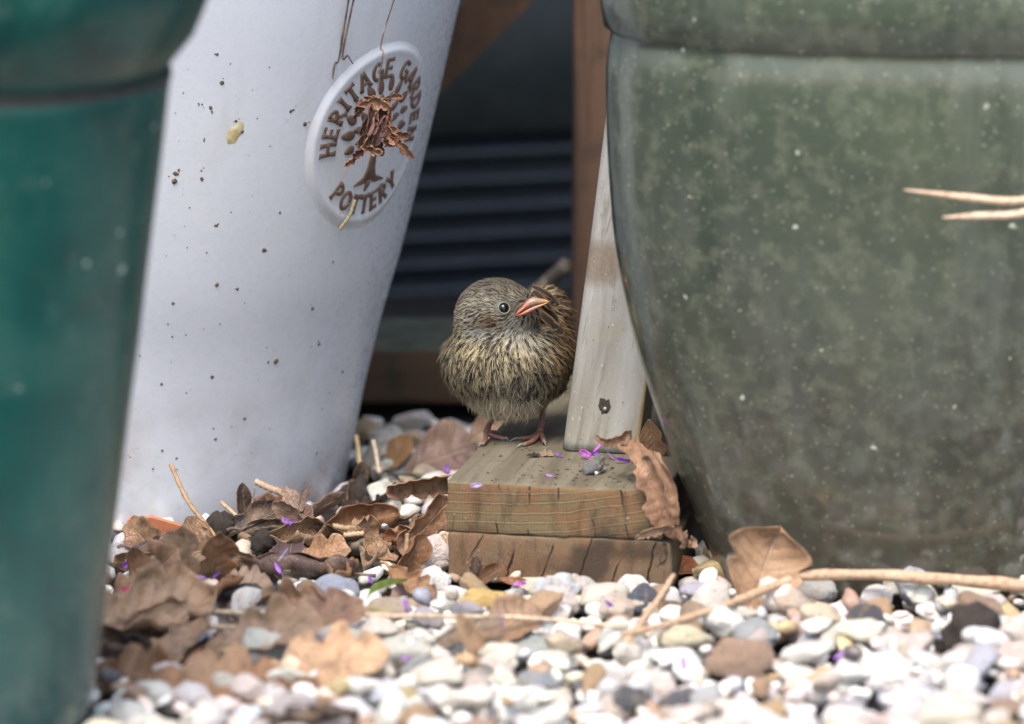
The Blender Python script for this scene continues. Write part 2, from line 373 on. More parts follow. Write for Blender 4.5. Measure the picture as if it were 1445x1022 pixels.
# ------------------------------------------------------------------ pots
WP = dict(c=(-.283, .20)); GP = dict(c=None); OP = dict(c=None)
def rprof(pts):
    pts = sorted(pts); zs = [p[0] for p in pts]; rs = [p[1] for p in pts]
    return lambda z: np.interp(z, zs, rs)
def silhouette(cx, cy, edge):
    o = []
    for px, py in edge:
        q = P(px, py, y=cy); o.append((q.z, abs(q.x - cx)))
    return o
def smooth_prof(o, n=40):
    o = sorted(o); q = spline([Vector((a, b, 0)) for a, b in o], n); return [(p.x, p.y) for p in q]
def lathe(name, prof, cx, cy, mat, parent, seg=128, shape=None, rot=0):
    """prof: list of (r,z) from outer bottom over the rim to the inside"""
    V, F = [], []
    for r, z in prof:
        for k in range(seg):
            a = 2 * math.pi * k / seg
            if shape:
                ax, ay, n = shape; c_, s_ = math.cos(a), math.sin(a)
                X = ax * math.copysign(abs(c_) ** (2 / n), c_) * r; Y = ay * math.copysign(abs(s_) ** (2 / n), s_) * r
                X, Y = X * math.cos(rot) - Y * math.sin(rot), X * math.sin(rot) + Y * math.cos(rot)
            else: X, Y = r * math.cos(a), r * math.sin(a)
            V.append((cx + X, cy + Y, z))
    for i in range(len(prof) - 1):
        for k in range(seg):
            k2 = (k + 1) % seg; F.append((i * seg + k, i * seg + k2, (i + 1) * seg + k2, (i + 1) * seg + k))
    b = len(V); V.append((cx, cy, prof[0][1])); V.append((cx, cy, prof[-1][1]))
    for k in range(seg):
        k2 = (k + 1) % seg; F.append((b, k2, k)); F.append((b + 1, (len(prof) - 1) * seg + k, (len(prof) - 1) * seg + k2))
    return obj(name, V, F, mat, parent)

# white pot
cx, cy = WP['c']
edge = [(634, 67), (615, 151), (592.5, 246), (567, 347), (542, 431.5), (525, 499), (511, 560), (504.5, 611), (497, 668)]
sil = silhouette(cx, cy, edge); sil = sorted(sil)
zt = sil[-1][0]; slope = (sil[-1][1] - sil[-2][1]) / (sil[-1][0] - sil[-2][0])
sil = [s for s in sil if s[0] > .03]; sil = [(-.015, sil[0][1] - .2 * (sil[0][0] + .015))] + sil + [(zt + .06, sil[-1][1] + slope * .06), (zt + .13, sil[-1][1] + slope * .12)]
sp = smooth_prof(sil, 60); wr = rprof(sp); ztop = sp[-1][0]; rt = sp[-1][1]
prof = [(max(0.01, sp[0][1] - .006), sp[0][0])] + [(r, z) for z, r in sp] + [(rt + .012, ztop + .004), (rt + .016, ztop + .014), (rt + .014, ztop + .026), (rt + .004, ztop + .031), (rt - .012, ztop + .028), (rt - .016, ztop + .01), (rt - .02, ztop - .03)]
wpot = tag(empty('plant_pot', (cx, cy, 0)), 'large white glazed plant pot with round embossed emblem, spattered with soil', 'plant pot')
lathe('wall', prof, cx, cy, M['white'], wpot, 160)
def disc(name, cx, cy, r, z, mat, parent, shape=None):
    V = [(cx, cy, z)]; n = 48; rings = 6
    for j in range(1, rings + 1):
        for k in range(n):
            a = 2 * math.pi * k / n; x, y = r * j / rings * math.cos(a), r * j / rings * math.sin(a)
            V.append((cx + x * (shape[0] if shape else 1), cy + y * (shape[1] if shape else 1), z + .008 * mnoise.noise(Vector((x * 30, y * 30, z)))))
    F = [(0, 1 + k, 1 + (k + 1) % n) for k in range(n)]
    for j in range(rings - 1):
        for k in range(n): F.append((1 + j * n + k, 1 + (j + 1) * n + k, 1 + (j + 1) * n + (k + 1) % n, 1 + j * n + (k + 1) % n))
    return obj(name, V, F, mat, parent)
disc('potting_soil', cx, cy, rt - .015, ztop - .025, M['soil'], wpot)
def wpos(phi, z, h):
    r = wr(z) + h
    return Vector((cx + r * math.sin(phi), cy - r * math.cos(phi), z))
def hit_white(px, py):
    d = ray(px, py)
    for t in np.arange(2.9, 4.2, .0008):
        p = CAM + t * d
        if math.hypot(p[0] - cx, p[1] - cy) < wr(p[2]): return p
    return None
# medallion
hm = hit_white(529, 192); MZ = hm[2]; MPHI = math.atan2(hm[0] - cx, -(hm[1] - cy)); MR = .0635; Mr0 = wr(MZ)
dzs = 1 / math.hypot(1, (wr(MZ + .05) - wr(MZ - .05)) / .1)
def med(a, b, h): return wpos(MPHI + a / Mr0, MZ + b * dzs, h)
rows = [(0, .0014), (.3, .0014), (.6, .0014), (.82, .0014), (.89, .0016), (.93, .0021), (.96, .0023), (.985, .0019), (1.01, .001), (1.05, .0002), (1.1, -.0006)]
V, F, n = [], [], 96
for r_, h in rows:
    for k in range(n):
        a = 2 * math.pi * k / n; V.append(med(MR * r_ * math.cos(a), MR * r_ * math.sin(a), h))
for i in range(len(rows) - 1):
    for k in range(n): F.append((i * n + k, (i + 1) * n + k, (i + 1) * n + (k + 1) % n, i * n + (k + 1) % n))
medallion = tag(obj('medallion', V, F, M['white'], wpot), 'raised round white emblem with brown lettering and a tree')
_zl = [0]
def strokes_to_mesh(strokes, mapf, h0=.0006, h1=.0023):
    """strokes: (polyline of 2-D points, widths); raised bars with rounded flanks"""
    V, F = [], []
    for pts, ws in strokes:
        _zl[0] = (_zl[0] + 1) % 5; e = _zl[0] * .00004
        m = len(pts); b0 = len(V)
        for i, (x, y) in enumerate(pts):
            xa, ya = pts[max(i - 1, 0)]; xb, yb = pts[min(i + 1, m - 1)]
            dx, dy = xb - xa, yb - ya; l = math.hypot(dx, dy) or 1; nx_, ny_ = -dy / l, dx / l; hw = ws[i] / 2
            for s, h in ((1.0, h0), (.97, h1 - .0003 + e), (.75, h1 + e), (-.75, h1 + e), (-.97, h1 - .0003 + e), (-1.0, h0)):
                V.append(mapf(x + nx_ * hw * s, y + ny_ * hw * s, h))
        for i in range(m - 1):
            for j in range(5): F.append((b0 + i * 6 + j, b0 + (i + 1) * 6 + j, b0 + (i + 1) * 6 + j + 1, b0 + i * 6 + j + 1))
        F.append(tuple(b0 + j for j in range(6))); F.append(tuple(b0 + (m - 1) * 6 + j for j in range(5, -1, -1)))
    return V, F
def seg_(a, b, w0=.20, fl=1.5, n=6):
    pts = [(a[0] + (b[0] - a[0]) * i / n, a[1] + (b[1] - a[1]) * i / n) for i in range(n + 1)]
    return pts, [w0 * (1 + (fl - 1) * abs(2 * i / n - 1) ** 3) for i in range(n + 1)]
def arc_(c, rx, ry, a0, a1, w0=.2, n=12, fl=1.0):
    return [(c[0] + rx * math.cos(R(a0 + (a1 - a0) * i / n)), c[1] + ry * math.sin(R(a0 + (a1 - a0) * i / n))) for i in range(n + 1)], [w0 * (1 + (fl - 1) * abs(2 * i / n - 1) ** 3) for i in range(n + 1)]
LET = {
 'H': (.7, [seg_((.1, 0), (.1, 1)), seg_((.6, 0), (.6, 1)), seg_((.1, .5), (.6, .5), .17, 1.1)]),
 'E': (.6, [seg_((.1, 0), (.1, 1)), seg_((.1, .92), (.55, .92), .17, 1.4), seg_((.1, .5), (.48, .5), .16, 1.4), seg_((.1, .08), (.55, .08), .17, 1.4)]),
 'R': (.65, [seg_((.1, 0), (.1, 1)), arc_((.1, .72), .42, .24, 90, -90, .19), seg_((.25, .5), (.62, 0), .2, 1.4)]),
 'I': (.3, [seg_((.15, 0), (.15, 1), .2, 1.9)]),
 'T': (.6, [seg_((.3, 0), (.3, .95), .2, 1.6), seg_((0, .9), (.6, .9), .18, 1.6)]),
 'A': (.7, [seg_((.04, 0), (.34, 1), .19, 1.3), seg_((.66, 0), (.36, 1), .2, 1.3), seg_((.15, .32), (.55, .32), .15, 1)]),
 'G': (.7, [arc_((.38, .5), .3, .42, 50, 330, .2, 18), seg_((.66, .1), (.66, .5), .18, 1.2), seg_((.42, .48), (.72, .48), .15, 1.3)]),
 'D': (.68, [seg_((.1, 0), (.1, 1)), arc_((.1, .5), .5, .43, 90, -90, .2, 16)]),
 'N': (.72, [seg_((.1, 0), (.1, 1)), seg_((.62, 0), (.62, 1)), seg_((.1, .95), (.62, .05), .2, 1.1)]),
 'P': (.6, [seg_((.1, 0), (.1, 1)), arc_((.1, .7), .42, .25, 90, -90, .19)]),
 'O': (.75, [arc_((.37, .5), .3, .42, 0, 360, .2, 22)]),
 'Y': (.65, [seg_((.33, 0), (.33, .5), .2, 1.5), seg_((.33, .45), (.04, 1), .19, 1.4), seg_((.33, .45), (.62, 1), .19, 1.4)]),
 ' ': (.35, [])}
def put_text(txt, a_start, a_end, r0, hgt, inward=False):
    ws = [LET[c][0] + .2 for c in txt]; tot = sum(ws); acc = 0
    for c, wd in zip(txt, ws):
        u = (acc + wd / 2) / tot; acc += wd
        a = R(a_start + (a_end - a_start) * u)
        er = (math.cos(a), math.sin(a)); et = (math.sin(a), -math.cos(a))       # et: clockwise
        up = er
        if inward: up = (-er[0], -er[1]); et = (-et[0], -et[1])
        if not LET[c][1]: continue
        wl = LET[c][0]; jit = rng.uniform(-.05, .05)
        def mp(x, y, h, er=er, et=et, up=up, wl=wl, jit=jit):
            x = (x - wl / 2) * hgt * 1.02; y = (y - .5) * hgt
            x, y = x - jit * y, y + jit * x
            return med(er[0] * r0 + et[0] * x + up[0] * y, er[1] * r0 + et[1] * x + up[1] * y, h)
        V, F = strokes_to_mesh(LET[c][1], mp)
        obj('letter', V, F, M['brown_glaze'], medallion)
put_text('HERITAGE GARDEN', 192, -14, .775 * MR, .225 * MR)
put_text('POTTERY', 222, 318, .775 * MR, .225 * MR, True)
# tree of the emblem
def blob(cx_, cy_, rx, ry, ang, name='emblem_leaf'):
    V, F = [], []; n = 14; ca, sa = math.cos(ang), math.sin(ang)
    for s, h in ((1.0, .0008), (.95, .0019), (.7, .0023)):
        for k in range(n):
            t = 2 * math.pi * k / n; x = rx * s * math.cos(t); y = ry * s * math.sin(t) * (1 - .35 * math.cos(t))
            V.append(med(MR * (cx_ + x * ca - y * sa), MR * (cy_ + x * sa + y * ca), h))
    for i in range(2):
        for k in range(n): F.append((i * n + k, (i * n) + (k + 1) % n, (i + 1) * n + (k + 1) % n, (i + 1) * n + k))
    F.append(tuple(2 * n + k for k in range(n)))
    obj(name, V, F, M['brown_glaze'], medallion)
for ring, (rr, cnt, a0, a1, sz) in enumerate([(.49, 12, -25, 205, .092), (.32, 9, -25, 205, .075), (.17, 5, 0, 180, .06)]):
    for i in range(cnt):
        a = R(a0 + (a1 - a0) * (i + .5 * (ring % 2)) / (cnt - 1 + .5 * (ring % 2)))
        blob(rr * math.cos(a) * rng.uniform(.95, 1.05), .1 + rr * math.sin(a) * rng.uniform(.95, 1.05), sz * rng.uniform(.85, 1.2), sz * .55 * rng.uniform(.8, 1.2), a + rng.uniform(-.25, .25))
def bar(pts, ws): return [(MR * x, MR * y) for x, y in pts], [MR * x for x in ws]
V, F = strokes_to_mesh([bar([(0, .18), (0, .0), (0, -.2), (0, -.38), (0, -.5)], [.03, .06, .09, .15, .26]),
                        bar([(0, -.44), (-.12, -.5), (-.26, -.54)], [.14, .08, .02]), bar([(0, -.44), (.12, -.5), (.28, -.52)], [.14, .08, .02]), bar([(0, -.46), (-.02, -.56), (-.05, -.62)], [.14, .07, .02])]
                       + [bar([(0, .0), (.13 * math.cos(R(a)), .1 + .13 * math.sin(R(a))), (.3 * math.cos(R(a)), .1 + .3 * math.sin(R(a)))], [.05, .03, .015]) for a in (10, 50, 90, 130, 170)], lambda x, y, h: med(x, y, h))
obj('emblem_tree', V, F, M['brown_glaze'], medallion)

# soil splashes on the white pot (lumps proud of the glaze)
sp_px = [(258, 131, 5), (297, 152, 6), (280, 146, 5), (313, 117, 6), (306, 77, 5), (285, 147, 4), (299, 157, 6), (333, 171, 5), (341, 186, 5), (288, 198, 4), (247, 245, 7), (246, 256, 7), (252, 240, 4), (284, 241, 5), (285, 252, 6),
         (356, 127, 3), (363, 167, 3), (305, 318, 6), (372, 353, 6), (291, 368, 5), (306, 402, 5), (335, 408, 4), (410, 157, 5), (413, 155, 5), (430, 175, 6), (441, 435, 6), (450, 486, 5), (389, 510, 7), (299, 532, 5), (228, 542, 4), (244, 428, 4), (243, 475, 3),
         (373, 605, 4), (345, 591, 4), (363, 605, 3), (304, 620, 4), (376, 490, 3), (262, 472, 3), (483, 525, 4), (500, 545, 3), (447, 640, 4), (249, 647, 4), (229, 636, 3), (262, 635, 3), (216, 662, 3), (301, 605, 3), (395, 300, 3), (348, 280, 3), (420, 260, 3), (268, 330, 3), (325, 90, 3), (380, 95, 3), (403, 225, 3), (560, 340, 3), (520, 400, 3), (470, 370, 3)]
iv, if_ = icosphere(2)
V, F = [], []
def add_lump(p, r, nrm, sq=.45, seed=0):
    b = len(V); p = Vector(p)
    for v in iv:
        q = Vector(v); q *= r * (1 + .5 * mnoise.noise(q * 1.7 + Vector((seed * 1.3, seed, 0)))); q -= nrm * q.dot(nrm) * (1 - sq); V.append(p + q)
    for f in if_: F.append((b + f[0], b + f[1], b + f[2]))
def pot_normal(p): return Vector((p[0] - cx, p[1] - cy, -.05)).normalized()
for i, (px, py, r_) in enumerate(sp_px):
    for j in range(3 if r_ > 3 else 1):
        h = hit_white(px + rng.gauss(0, r_ * .5) * (j > 0), py + rng.gauss(0, r_ * .6) * (j > 0))
        if h is not None: add_lump(h, r_ * (.62 if j == 0 else .3) / 2090, pot_normal(h), .5, i * 3 + j)
for i in range(420):
    h = hit_white(rng.uniform(175, 620), 70 + 650 * rng.random() ** .8)
    if h is not None: add_lump(h, rng.choice([.5, .6, .7, .9, 1.3]) / 2090, pot_normal(h), .6, i)
tag(obj('soil_splash', V, F, M['splash'], wpot), 'dark specks of splashed soil', kind='stuff')
# yellow dropping stain on the glaze
k_ = NB('yellow_stain'); k_.p(Base_Color=k_.ramp(k_.noise(k_.co(), 200, 4), [(.35, (.42, .31, .12, 1)), (.65, (.58, .5, .3, 1))]), Roughness=.6)
hs = hit_white(331, 187); ph0 = math.atan2(hs[0] - cx, -(hs[1] - cy)); z0 = hs[2]
V, F, n = [wpos(ph0, z0, .0006)], [], 28
for s, h in ((.6, .0006), (1, .00005)):
    for k in range(n):
        a = 2 * math.pi * k / n; rr = .0062 * (1 + .45 * math.sin(a * 2 + .6) * .5 + .35 * mnoise.noise(Vector((math.cos(a) * 1.5, math.sin(a) * 1.5, 3)))) * s
        V.append(wpos(ph0 + (rr * math.cos(a) * .8 + .0012 * math.sin(a)) / wr(z0), z0 + rr * 1.25 * math.sin(a), h))
F = [(0, 1 + k, 1 + (k + 1) % n) for k in range(n)] + [(1 + k, 1 + n + k, 1 + n + (k + 1) % n, 1 + (k + 1) % n) for k in range(n)]
obj('stain', V, F, k_.m, wpot)

# dark teal pot, close to the camera
gy_ = -.50; gcx = P(-20, 511, y=gy_).x
edge = [(240, 112), (228, 220), (213, 340), (196, 480), (178, 620), (160, 760), (146, 870), (133, 965)]
s2 = sorted(silhouette(gcx, gy_, edge)); zb = s2[0][0]
s2 = [(-.012, s2[0][1] - .012)] + s2
g = smooth_prof(s2, 40); rt2 = g[-1][1]; zt2 = g[-1][0]
prof = [(g[0][1] - .008, g[0][0])] + [(r, z) for z, r in g] + [(rt2 - .002, zt2 + .004), (rt2 - .001, zt2 + .008), (rt2 + .006, zt2 + .016), (rt2 + .014, zt2 + .026), (rt2 + .022, zt2 + .045), (rt2 + .027, zt2 + .065), (rt2 + .026, zt2 + .072), (rt2 + .018, zt2 + .074), (rt2 + .01, zt2 + .06), (rt2 - .006, zt2 + .02)]
gpot = tag(empty('plant_pot', (gcx, gy_, 0)), 'dark teal green glazed plant pot with a groove under its flared rim', 'plant pot')
lathe('wall', prof, gcx, gy_, M['teal'], gpot, 128)
disc('potting_soil', gcx, gy_, rt2 - .004, zt2 + .022, M['soil'], gpot)
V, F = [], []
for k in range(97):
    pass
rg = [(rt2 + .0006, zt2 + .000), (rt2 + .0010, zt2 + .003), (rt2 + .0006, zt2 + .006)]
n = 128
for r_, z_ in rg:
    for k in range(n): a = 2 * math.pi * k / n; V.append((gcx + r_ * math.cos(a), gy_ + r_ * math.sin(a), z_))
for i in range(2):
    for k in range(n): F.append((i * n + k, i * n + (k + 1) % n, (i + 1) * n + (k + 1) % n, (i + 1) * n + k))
obj('groove', V, F, m_plain('groove_dirt', (.022, .018, .014), .8, .4, 90), gpot)  # thin dark brown ring drawn round the groove under the rim

# big olive pot on the right: broad, flattened front
ocy = -.113; OAX, OAY, ON = 1.0, .74, 2.7; OROT = R(-9)
ocx = P(1262, 511, y=ocy).x
edge = [(862, 40), (855, 90), (855, 160), (858, 230), (866, 330), (884, 430), (909, 525), (938, 612), (972, 705), (1008, 795), (1020, 840)]
s3 = sorted(silhouette(ocx, ocy, edge)); s3 = [(-.014, s3[0][1] - .012)] + [q for q in s3 if q[0] > 0.0]
g3 = [q for q in smooth_prof(s3, 50)]
rim_z = P(1110, 84, y=ocy - .145).z
# widest reach of the turned outline, so that the silhouette comes out at the traced radius
reach = max(OAX * math.copysign(abs(math.cos(a)) ** (2 / ON), math.cos(a)) * math.cos(OROT) - OAY * math.copysign(abs(math.sin(a)) ** (2 / ON), math.sin(a)) * math.sin(OROT) for a in np.linspace(0, 2 * math.pi, 721))
g3 = [(z, r / reach) for z, r in g3 if z < rim_z]
rt3 = g3[-1][1]
prof = [(g3[0][1] - .01, g3[0][0])] + [(r, z) for z, r in g3] + [(rt3, rim_z), (rt3 + .001, rim_z + .001), (rt3 + .005, rim_z + .0035), (rt3 + .008, rim_z + .024), (rt3 + .009, rim_z + .04), (rt3 + .006, rim_z + .05), (rt3 - .012, rim_z + .05), (rt3 - .02, rim_z + .035), (rt3 - .024, rim_z)]
opot = tag(empty('plant_pot', (ocx, ocy, 0)), 'big mottled olive green glazed plant pot beside the leaning grey post', 'plant pot')
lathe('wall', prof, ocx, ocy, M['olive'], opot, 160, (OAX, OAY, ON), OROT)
disc('potting_soil', ocx, ocy, rt3 - .03, rim_z + .02, M['soil'], opot, (1, .7))

# ------------------------------------------------------------------ timber block of two boards
BL = P(630, 679, z=BLK_H)                          # front left top corner
BW = (P(940, 0, y=BL.y - .03).x - BL.x) / math.cos(PSI)
block = empty('timber_block', (BL.x, BL.y, 0)); block.rotation_euler = (0, 0, -PSI)
tag(block, 'stack of two weathered timber offcuts with cracked end grain under the small bird', 'timber')
top_w = m_longgrain('board_top', (.105, .086, .056, 1), (.165, .142, .098, 1), (.075, .08, .042, 1), 1, 1.0)
eg1 = m_endgrain('end_grain_upper', .02, .55, .0064, (.165, .125, .062, 1), (.05, .033, .02, 1), (.19, .10, .044, 1))
eg2 = m_endgrain('end_grain_lower', .20, .35, .0042, (.18, .122, .07, 1), (.06, .038, .024, 1), (.185, .10, .05, 1), .25)
def board(z0, h, w_, eg, seed, x0=0, y0=0):
    b = bevel_box('board', (w_, .36, h), [top_w, eg], .0022, block, (24, 20, 6), .0011, seed, (x0, y0, z0))
    for p in b.data.polygons:
        if abs(p.normal.y) > .75: p.material_index = 1
    return b
board(0.0, .0340, BW * 1.035, eg2, 3, .0004, -.0004)
board(.0342, .0338, BW, eg1, 5, 0, -.0006)
V, F = [], []
_iv, _if = icosphere(1)
for i in range(150):
    u_ = rng.gauss(.075, .03) if i < 90 else rng.uniform(.004, BW - .006); v_ = abs(rng.gauss(.028, .016)) + .003 if i < 90 else rng.uniform(.003, .16)
    if not (.003 < u_ < BW - .003): continue
    r_ = rng.choice([.0004, .0005, .0007, .0009, .0013]); b_ = len(V)
    for q_ in _iv: V.append(Vector((u_, v_, BLK_H + .0004)) + Vector((q_[0] * rng.uniform(.7, 1.5), q_[1], q_[2] * .5)) * r_)
    for f_ in _if: F.append(tuple(b_ + int(k_) for k_ in f_))
crumbs = obj('crumbs', V, F, m_plain('crumbs', (.10, .075, .05), .9, .9, 700), None); crumbs.parent = block; crumbs['kind'] = 'stuff'
def blk(px, py, h=0): return P(px, py, z=BLK_H + h)

# ------------------------------------------------------------------ leaning grey post
pl = blk(791, 637); pr_ = blk(897, 640)
PWd = .0525
post = empty('leaning_post', (pl.x, pl.y, BLK_H)); tag(post, 'weathered grey wooden post leaning on the timber block beside the bird', 'post')
bm = bmesh.new(); NS, NZ = 40, 90; LENP = .66
def post_sec(u):                                   # rounded square outline, big radius at the left front
    t = u * 4; k = int(t) % 4; f = t - int(t)
    c = [(0, 0), (1, 0), (1, .9), (0, .9)]; a, b = c[k], c[(k + 1) % 4]
    return a[0] + (b[0] - a[0]) * f, a[1] + (b[1] - a[1]) * f
V, F = [], []
lean = Vector((math.tan(R(7.6)), math.tan(R(10)), 1))
sec = []
def rr_outline(w_, d_, rads, n=7):
    o = []
    for (cx_, cy_), r, a0 in zip(((0, 0), (w_, 0), (w_, d_), (0, d_)), rads, (180, 270, 0, 90)):
        ox = cx_ + (r if cx_ == 0 else -r); oy = cy_ + (r if cy_ == 0 else -r)
        for i in range(n + 1):
            a = R(a0 + 90 * i / n); o.append((ox + r * math.cos(a), oy + r * math.sin(a)))
    o2 = []
    for i in range(len(o)):
        a, b = o[i], o[(i + 1) % len(o)]; d = math.hypot(b[0] - a[0], b[1] - a[1]); m = max(1, int(d / .004))
        for j in range(m): o2.append((a[0] + (b[0] - a[0]) * j / m, a[1] + (b[1] - a[1]) * j / m))
    return o2
sec = rr_outline(PWd, .046, (.009, .0022, .004, .006))
for i in range(NZ + 1):
    z = LENP * i / NZ
    for x, y in sec:
        cs, sn = math.cos(-PSI), math.sin(-PSI)
        q = Vector((x * cs - y * sn, x * sn + y * cs, 0)) + lean * z
        nz = mnoise.noise(Vector((x * 60, y * 60, z * 8)))
        q += Vector((nz, nz * .5, 0)) * .0007
        if i == 0: q.z = 0.0006
        V.append(q)
m_ = len(sec)
for i in range(NZ):
    for k in range(m_): F.append((i * m_ + k, i * m_ + (k + 1) % m_, (i + 1) * m_ + (k + 1) % m_, (i + 1) * m_ + k))
F.append(tuple(range(m_ - 1, -1, -1))); F.append(tuple(NZ * m_ + k for k in range(m_)))
# grey timber with a knot and the hole
k = NB('grey_post'); v = k.co(); s = k.xyz(v)
kn = P(842, 372, y=pl.y + .018) - Vector((pl.x, pl.y, BLK_H))
sx = k.math('SUBTRACT', s[0], k.math('MULTIPLY', s[2], math.tan(R(7.6))))
kd = k.math('SQRT', k.math('ADD', k.math('POWER', k.math('DIVIDE', k.math('SUBTRACT', s[0], kn.x), .020), 2), k.math('POWER', k.math('DIVIDE', k.math('SUBTRACT', s[2], kn.z), .017), 2)))
bend = k.math('MULTIPLY', k.math('DIVIDE', k.math('SUBTRACT', s[0], kn.x), k.math('ADD', k.math('MULTIPLY', kd, kd), .35)), .45)
vec = k.comb(k.math('ADD', sx, bend), s[1], k.math('MULTIPLY', s[2], .05))
g = k.noise(vec, 150, 6, .65, .3); g2 = k.noise(vec, 42, 4, .6); n = k.noise(v, 32, 5); n2 = k.noise(v, 420, 4)
c = k.ramp(g2, [(.3, (.17, .155, .13, 1)), (.52, (.25, .24, .215, 1)), (.75, (.33, .325, .31, 1))])
c = k.mix(k.math('MULTIPLY', k.step(g, .5, .68), .6), c, (.11, .092, .072, 1))
low = k.math('SUBTRACT', 1, k.step(s[2], .0, .07))
c = k.mix(k.math('MULTIPLY', k.math('ADD', k.math('MULTIPLY', low, .5), k.step(n, .55, .75)), .45), c, (.25, .22, .11, 1))
knot = k.math('SUBTRACT', 1, k.step(kd, .55, 1.15)); rings = k.math('FRACT', k.math('MULTIPLY', k.math('ADD', kd, k.math('MULTIPLY', n, 1.6)), 3))
c = k.mix(k.math('MULTIPLY', knot, .75), c, k.mix(k.math('MULTIPLY', rings, .5), (.17, .125, .085, 1), (.09, .062, .045, 1)))
c = k.mix(k.step(n2, .67, .73), c, (.08, .065, .05, 1)); c = k.mix(k.step(n2, .27, .33), (.42, .41, .38, 1), c)
side = k.step(k.math('SUBTRACT', sx, k.math('MULTIPLY', s[1], .2)), .0485, .0505)
c = k.mix(k.math('MULTIPLY', side, .75), c, k.mix(k.step(g, .45, .6), (.26, .185, .085, 1), (.10, .065, .035, 1)))
k.p(Base_Color=c, Roughness=.85, Specular_IOR_Level=.25); k.bump(k.math('ADD', g, k.math('MULTIPLY', n2, .6)), .55, .0009)
shaft = obj('shaft', V, F, k.m, post); shaft.matrix_parent_inverse = Matrix.Identity(4)
# screw hole: ragged dark cup, torn rim and screw head
hc = P(853, 570, y=pl.y + .007); 
hl = Vector((hc.x, hc.y, hc.z))
def post_front_y(p):                               # y of the front face at x,z
    z = p.z - BLK_H; x = p.x - pl.x - lean.x * z
    return pl.y + lean.y * z - math.tan(PSI) * x
hl.y = post_front_y(hl); hl -= Vector((pl.x, pl.y, BLK_H))
fn = Vector((-math.sin(PSI), -math.cos(PSI), .09)).normalized()
ex = Vector((math.cos(PSI), -math.sin(PSI), 0)); ez = fn.cross(ex) * -1
if ez.z < 0: ez = -ez
V, F, n = [hl + fn * .0007], [], 20
for k in range(n):
    a = 2 * math.pi * k / n; rr = .0043 * (1 + .7 * mnoise.noise(Vector((math.cos(a) * 2, math.sin(a) * 2, 8))))
    V.append(hl + ex * rr * math.cos(a) + ez * rr * 1.15 * math.sin(a) + fn * .0009)
F = [(0, 1 + k, 1 + (k + 1) % n) for k in range(n)]
obj('screw_hole', V, F, m_plain('hole', (.04, .03, .022), .95, .5, 300), shaft)
V, F = tube([hl + fn * .0012 + Vector((.0006, 0, -.0022)), hl + fn * .0022 + Vector((.0006, 0, -.0022))], [.0019, .0015], 14); obj('screw_head', V, F, M['screw'], shaft)

# ------------------------------------------------------------------ brown timber frame behind, with an unseen slatted top added to shade the spot
FY = .425
frame = empty('wooden_rack', (0, FY, 0)); tag(frame, 'brown stained timber rack with upright, low rail and slatted top behind the bird', 'rack')
def fbox(name, x0, x1, y0, y1, z0, z1, mat, seed, cuts=(12, 4, 4)):
    return bevel_box(name, (x1 - x0, y1 - y0, z1 - z0), mat, .003, frame, cuts, .001, seed, (x0, y0 - FY, z0))
ra = P(520, 571, y=FY); rb = P(520, 494, y=FY)
ry1 = P(520, 440, z=rb.z).y
rail = fbox('rail', -.42, .32, FY, min(ry1, FY + .13), ra.z, rb.z, M['beam_top'], 2, (30, 4, 4))
rail.data.materials.append(m_plain('algae', (.085, .09, .055), .9, .5, 60))
for p in rail.data.polygons:
    if p.normal.z > .7: p.material_index = 1
ux0 = P(808, 300, y=FY - .02).x
fbox('upright', ux0, ux0 + .048, FY - .05, FY - .003, .0, .72, M['post_brown'], 4, (3, 3, 20))
fbox('upright', -.47, -.425, FY - .02, FY + .03, .0, .72, M['post_brown'], 6, (3, 3, 20))
for i in range(7):
    y0 = .20 + i * .105
    fbox('slat', -1.1, 1.1, y0, y0 + .092, .722, .742, M['beam_top'], 10 + i, (30, 3, 2))
# diagonal brace upper left
pa, pb = P(560, 147, y=FY + .03), P(690, 17, y=FY + .03)
d = (pb - pa); pa = pa - d * .8; pb = pb + d * .9
nrm = Vector((0, 1, 0)); sd = d.normalized().cross(nrm) * .018
V = []
for e in (pa, pb):
    for a_, b_ in ((-1, 0), (1, 0), (1, 1), (-1, 1)): V.append(e + sd * a_ + nrm * .03 * b_ - Vector((0, FY, 0)))
o = obj('brace', V, [(0, 1, 2, 3), (7, 6, 5, 4), (0, 4, 5, 1), (1, 5, 6, 2), (2, 6, 7, 3), (3, 7, 4, 0)], M['post_brown'], None, False); o.parent = frame

# black ribbed plastic crate in the dark behind
CR = R(-17)
crate = empty('plastic_crate', (.02, .98, 0)); crate.rotation_euler = (0, 0, -CR)
tag(crate, 'black plastic crate with ribbed sides in the shadow behind the bird', 'crate')
def zat(py): return P(700, py, y=.98).z
zr0, zr1 = zat(430), zat(200); ztopc = zat(-40)
prof = []
nr = 6; rows_ = []
for i in range(nr):
    a = zr0 + (zr1 - zr0) * i / nr; h = (zr1 - zr0) / nr
    rows_ += [(a, .012), (a + h * .30, .012), (a + h * .38, 0), (a + h * .88, 0), (a + h * .98, .012)]
def crate_shell(name, levels, w_, d_, mat, parent):
    V, F = [], []; sec = None
    for z, ins in levels:
        o = rr_outline(w_ - 2 * ins, d_ - 2 * ins, (.02,) * 4, 5)
        if sec is None: sec = len(o)
        o = [(x + ins - w_ / 2, y + ins) for x, y in o][:sec]
        while len(o) < sec: o.append(o[-1])
        V += [(x, y, z) for x, y in o]
    for i in range(len(levels) - 1):
        for k in range(sec): F.append((i * sec + k, i * sec + (k + 1) % sec, (i + 1) * sec + (k + 1) % sec, (i + 1) * sec + k))
    F.append(tuple(range(sec - 1, -1, -1)))
    o = obj(name, V, F, mat, None, True); o.parent = parent
    return o
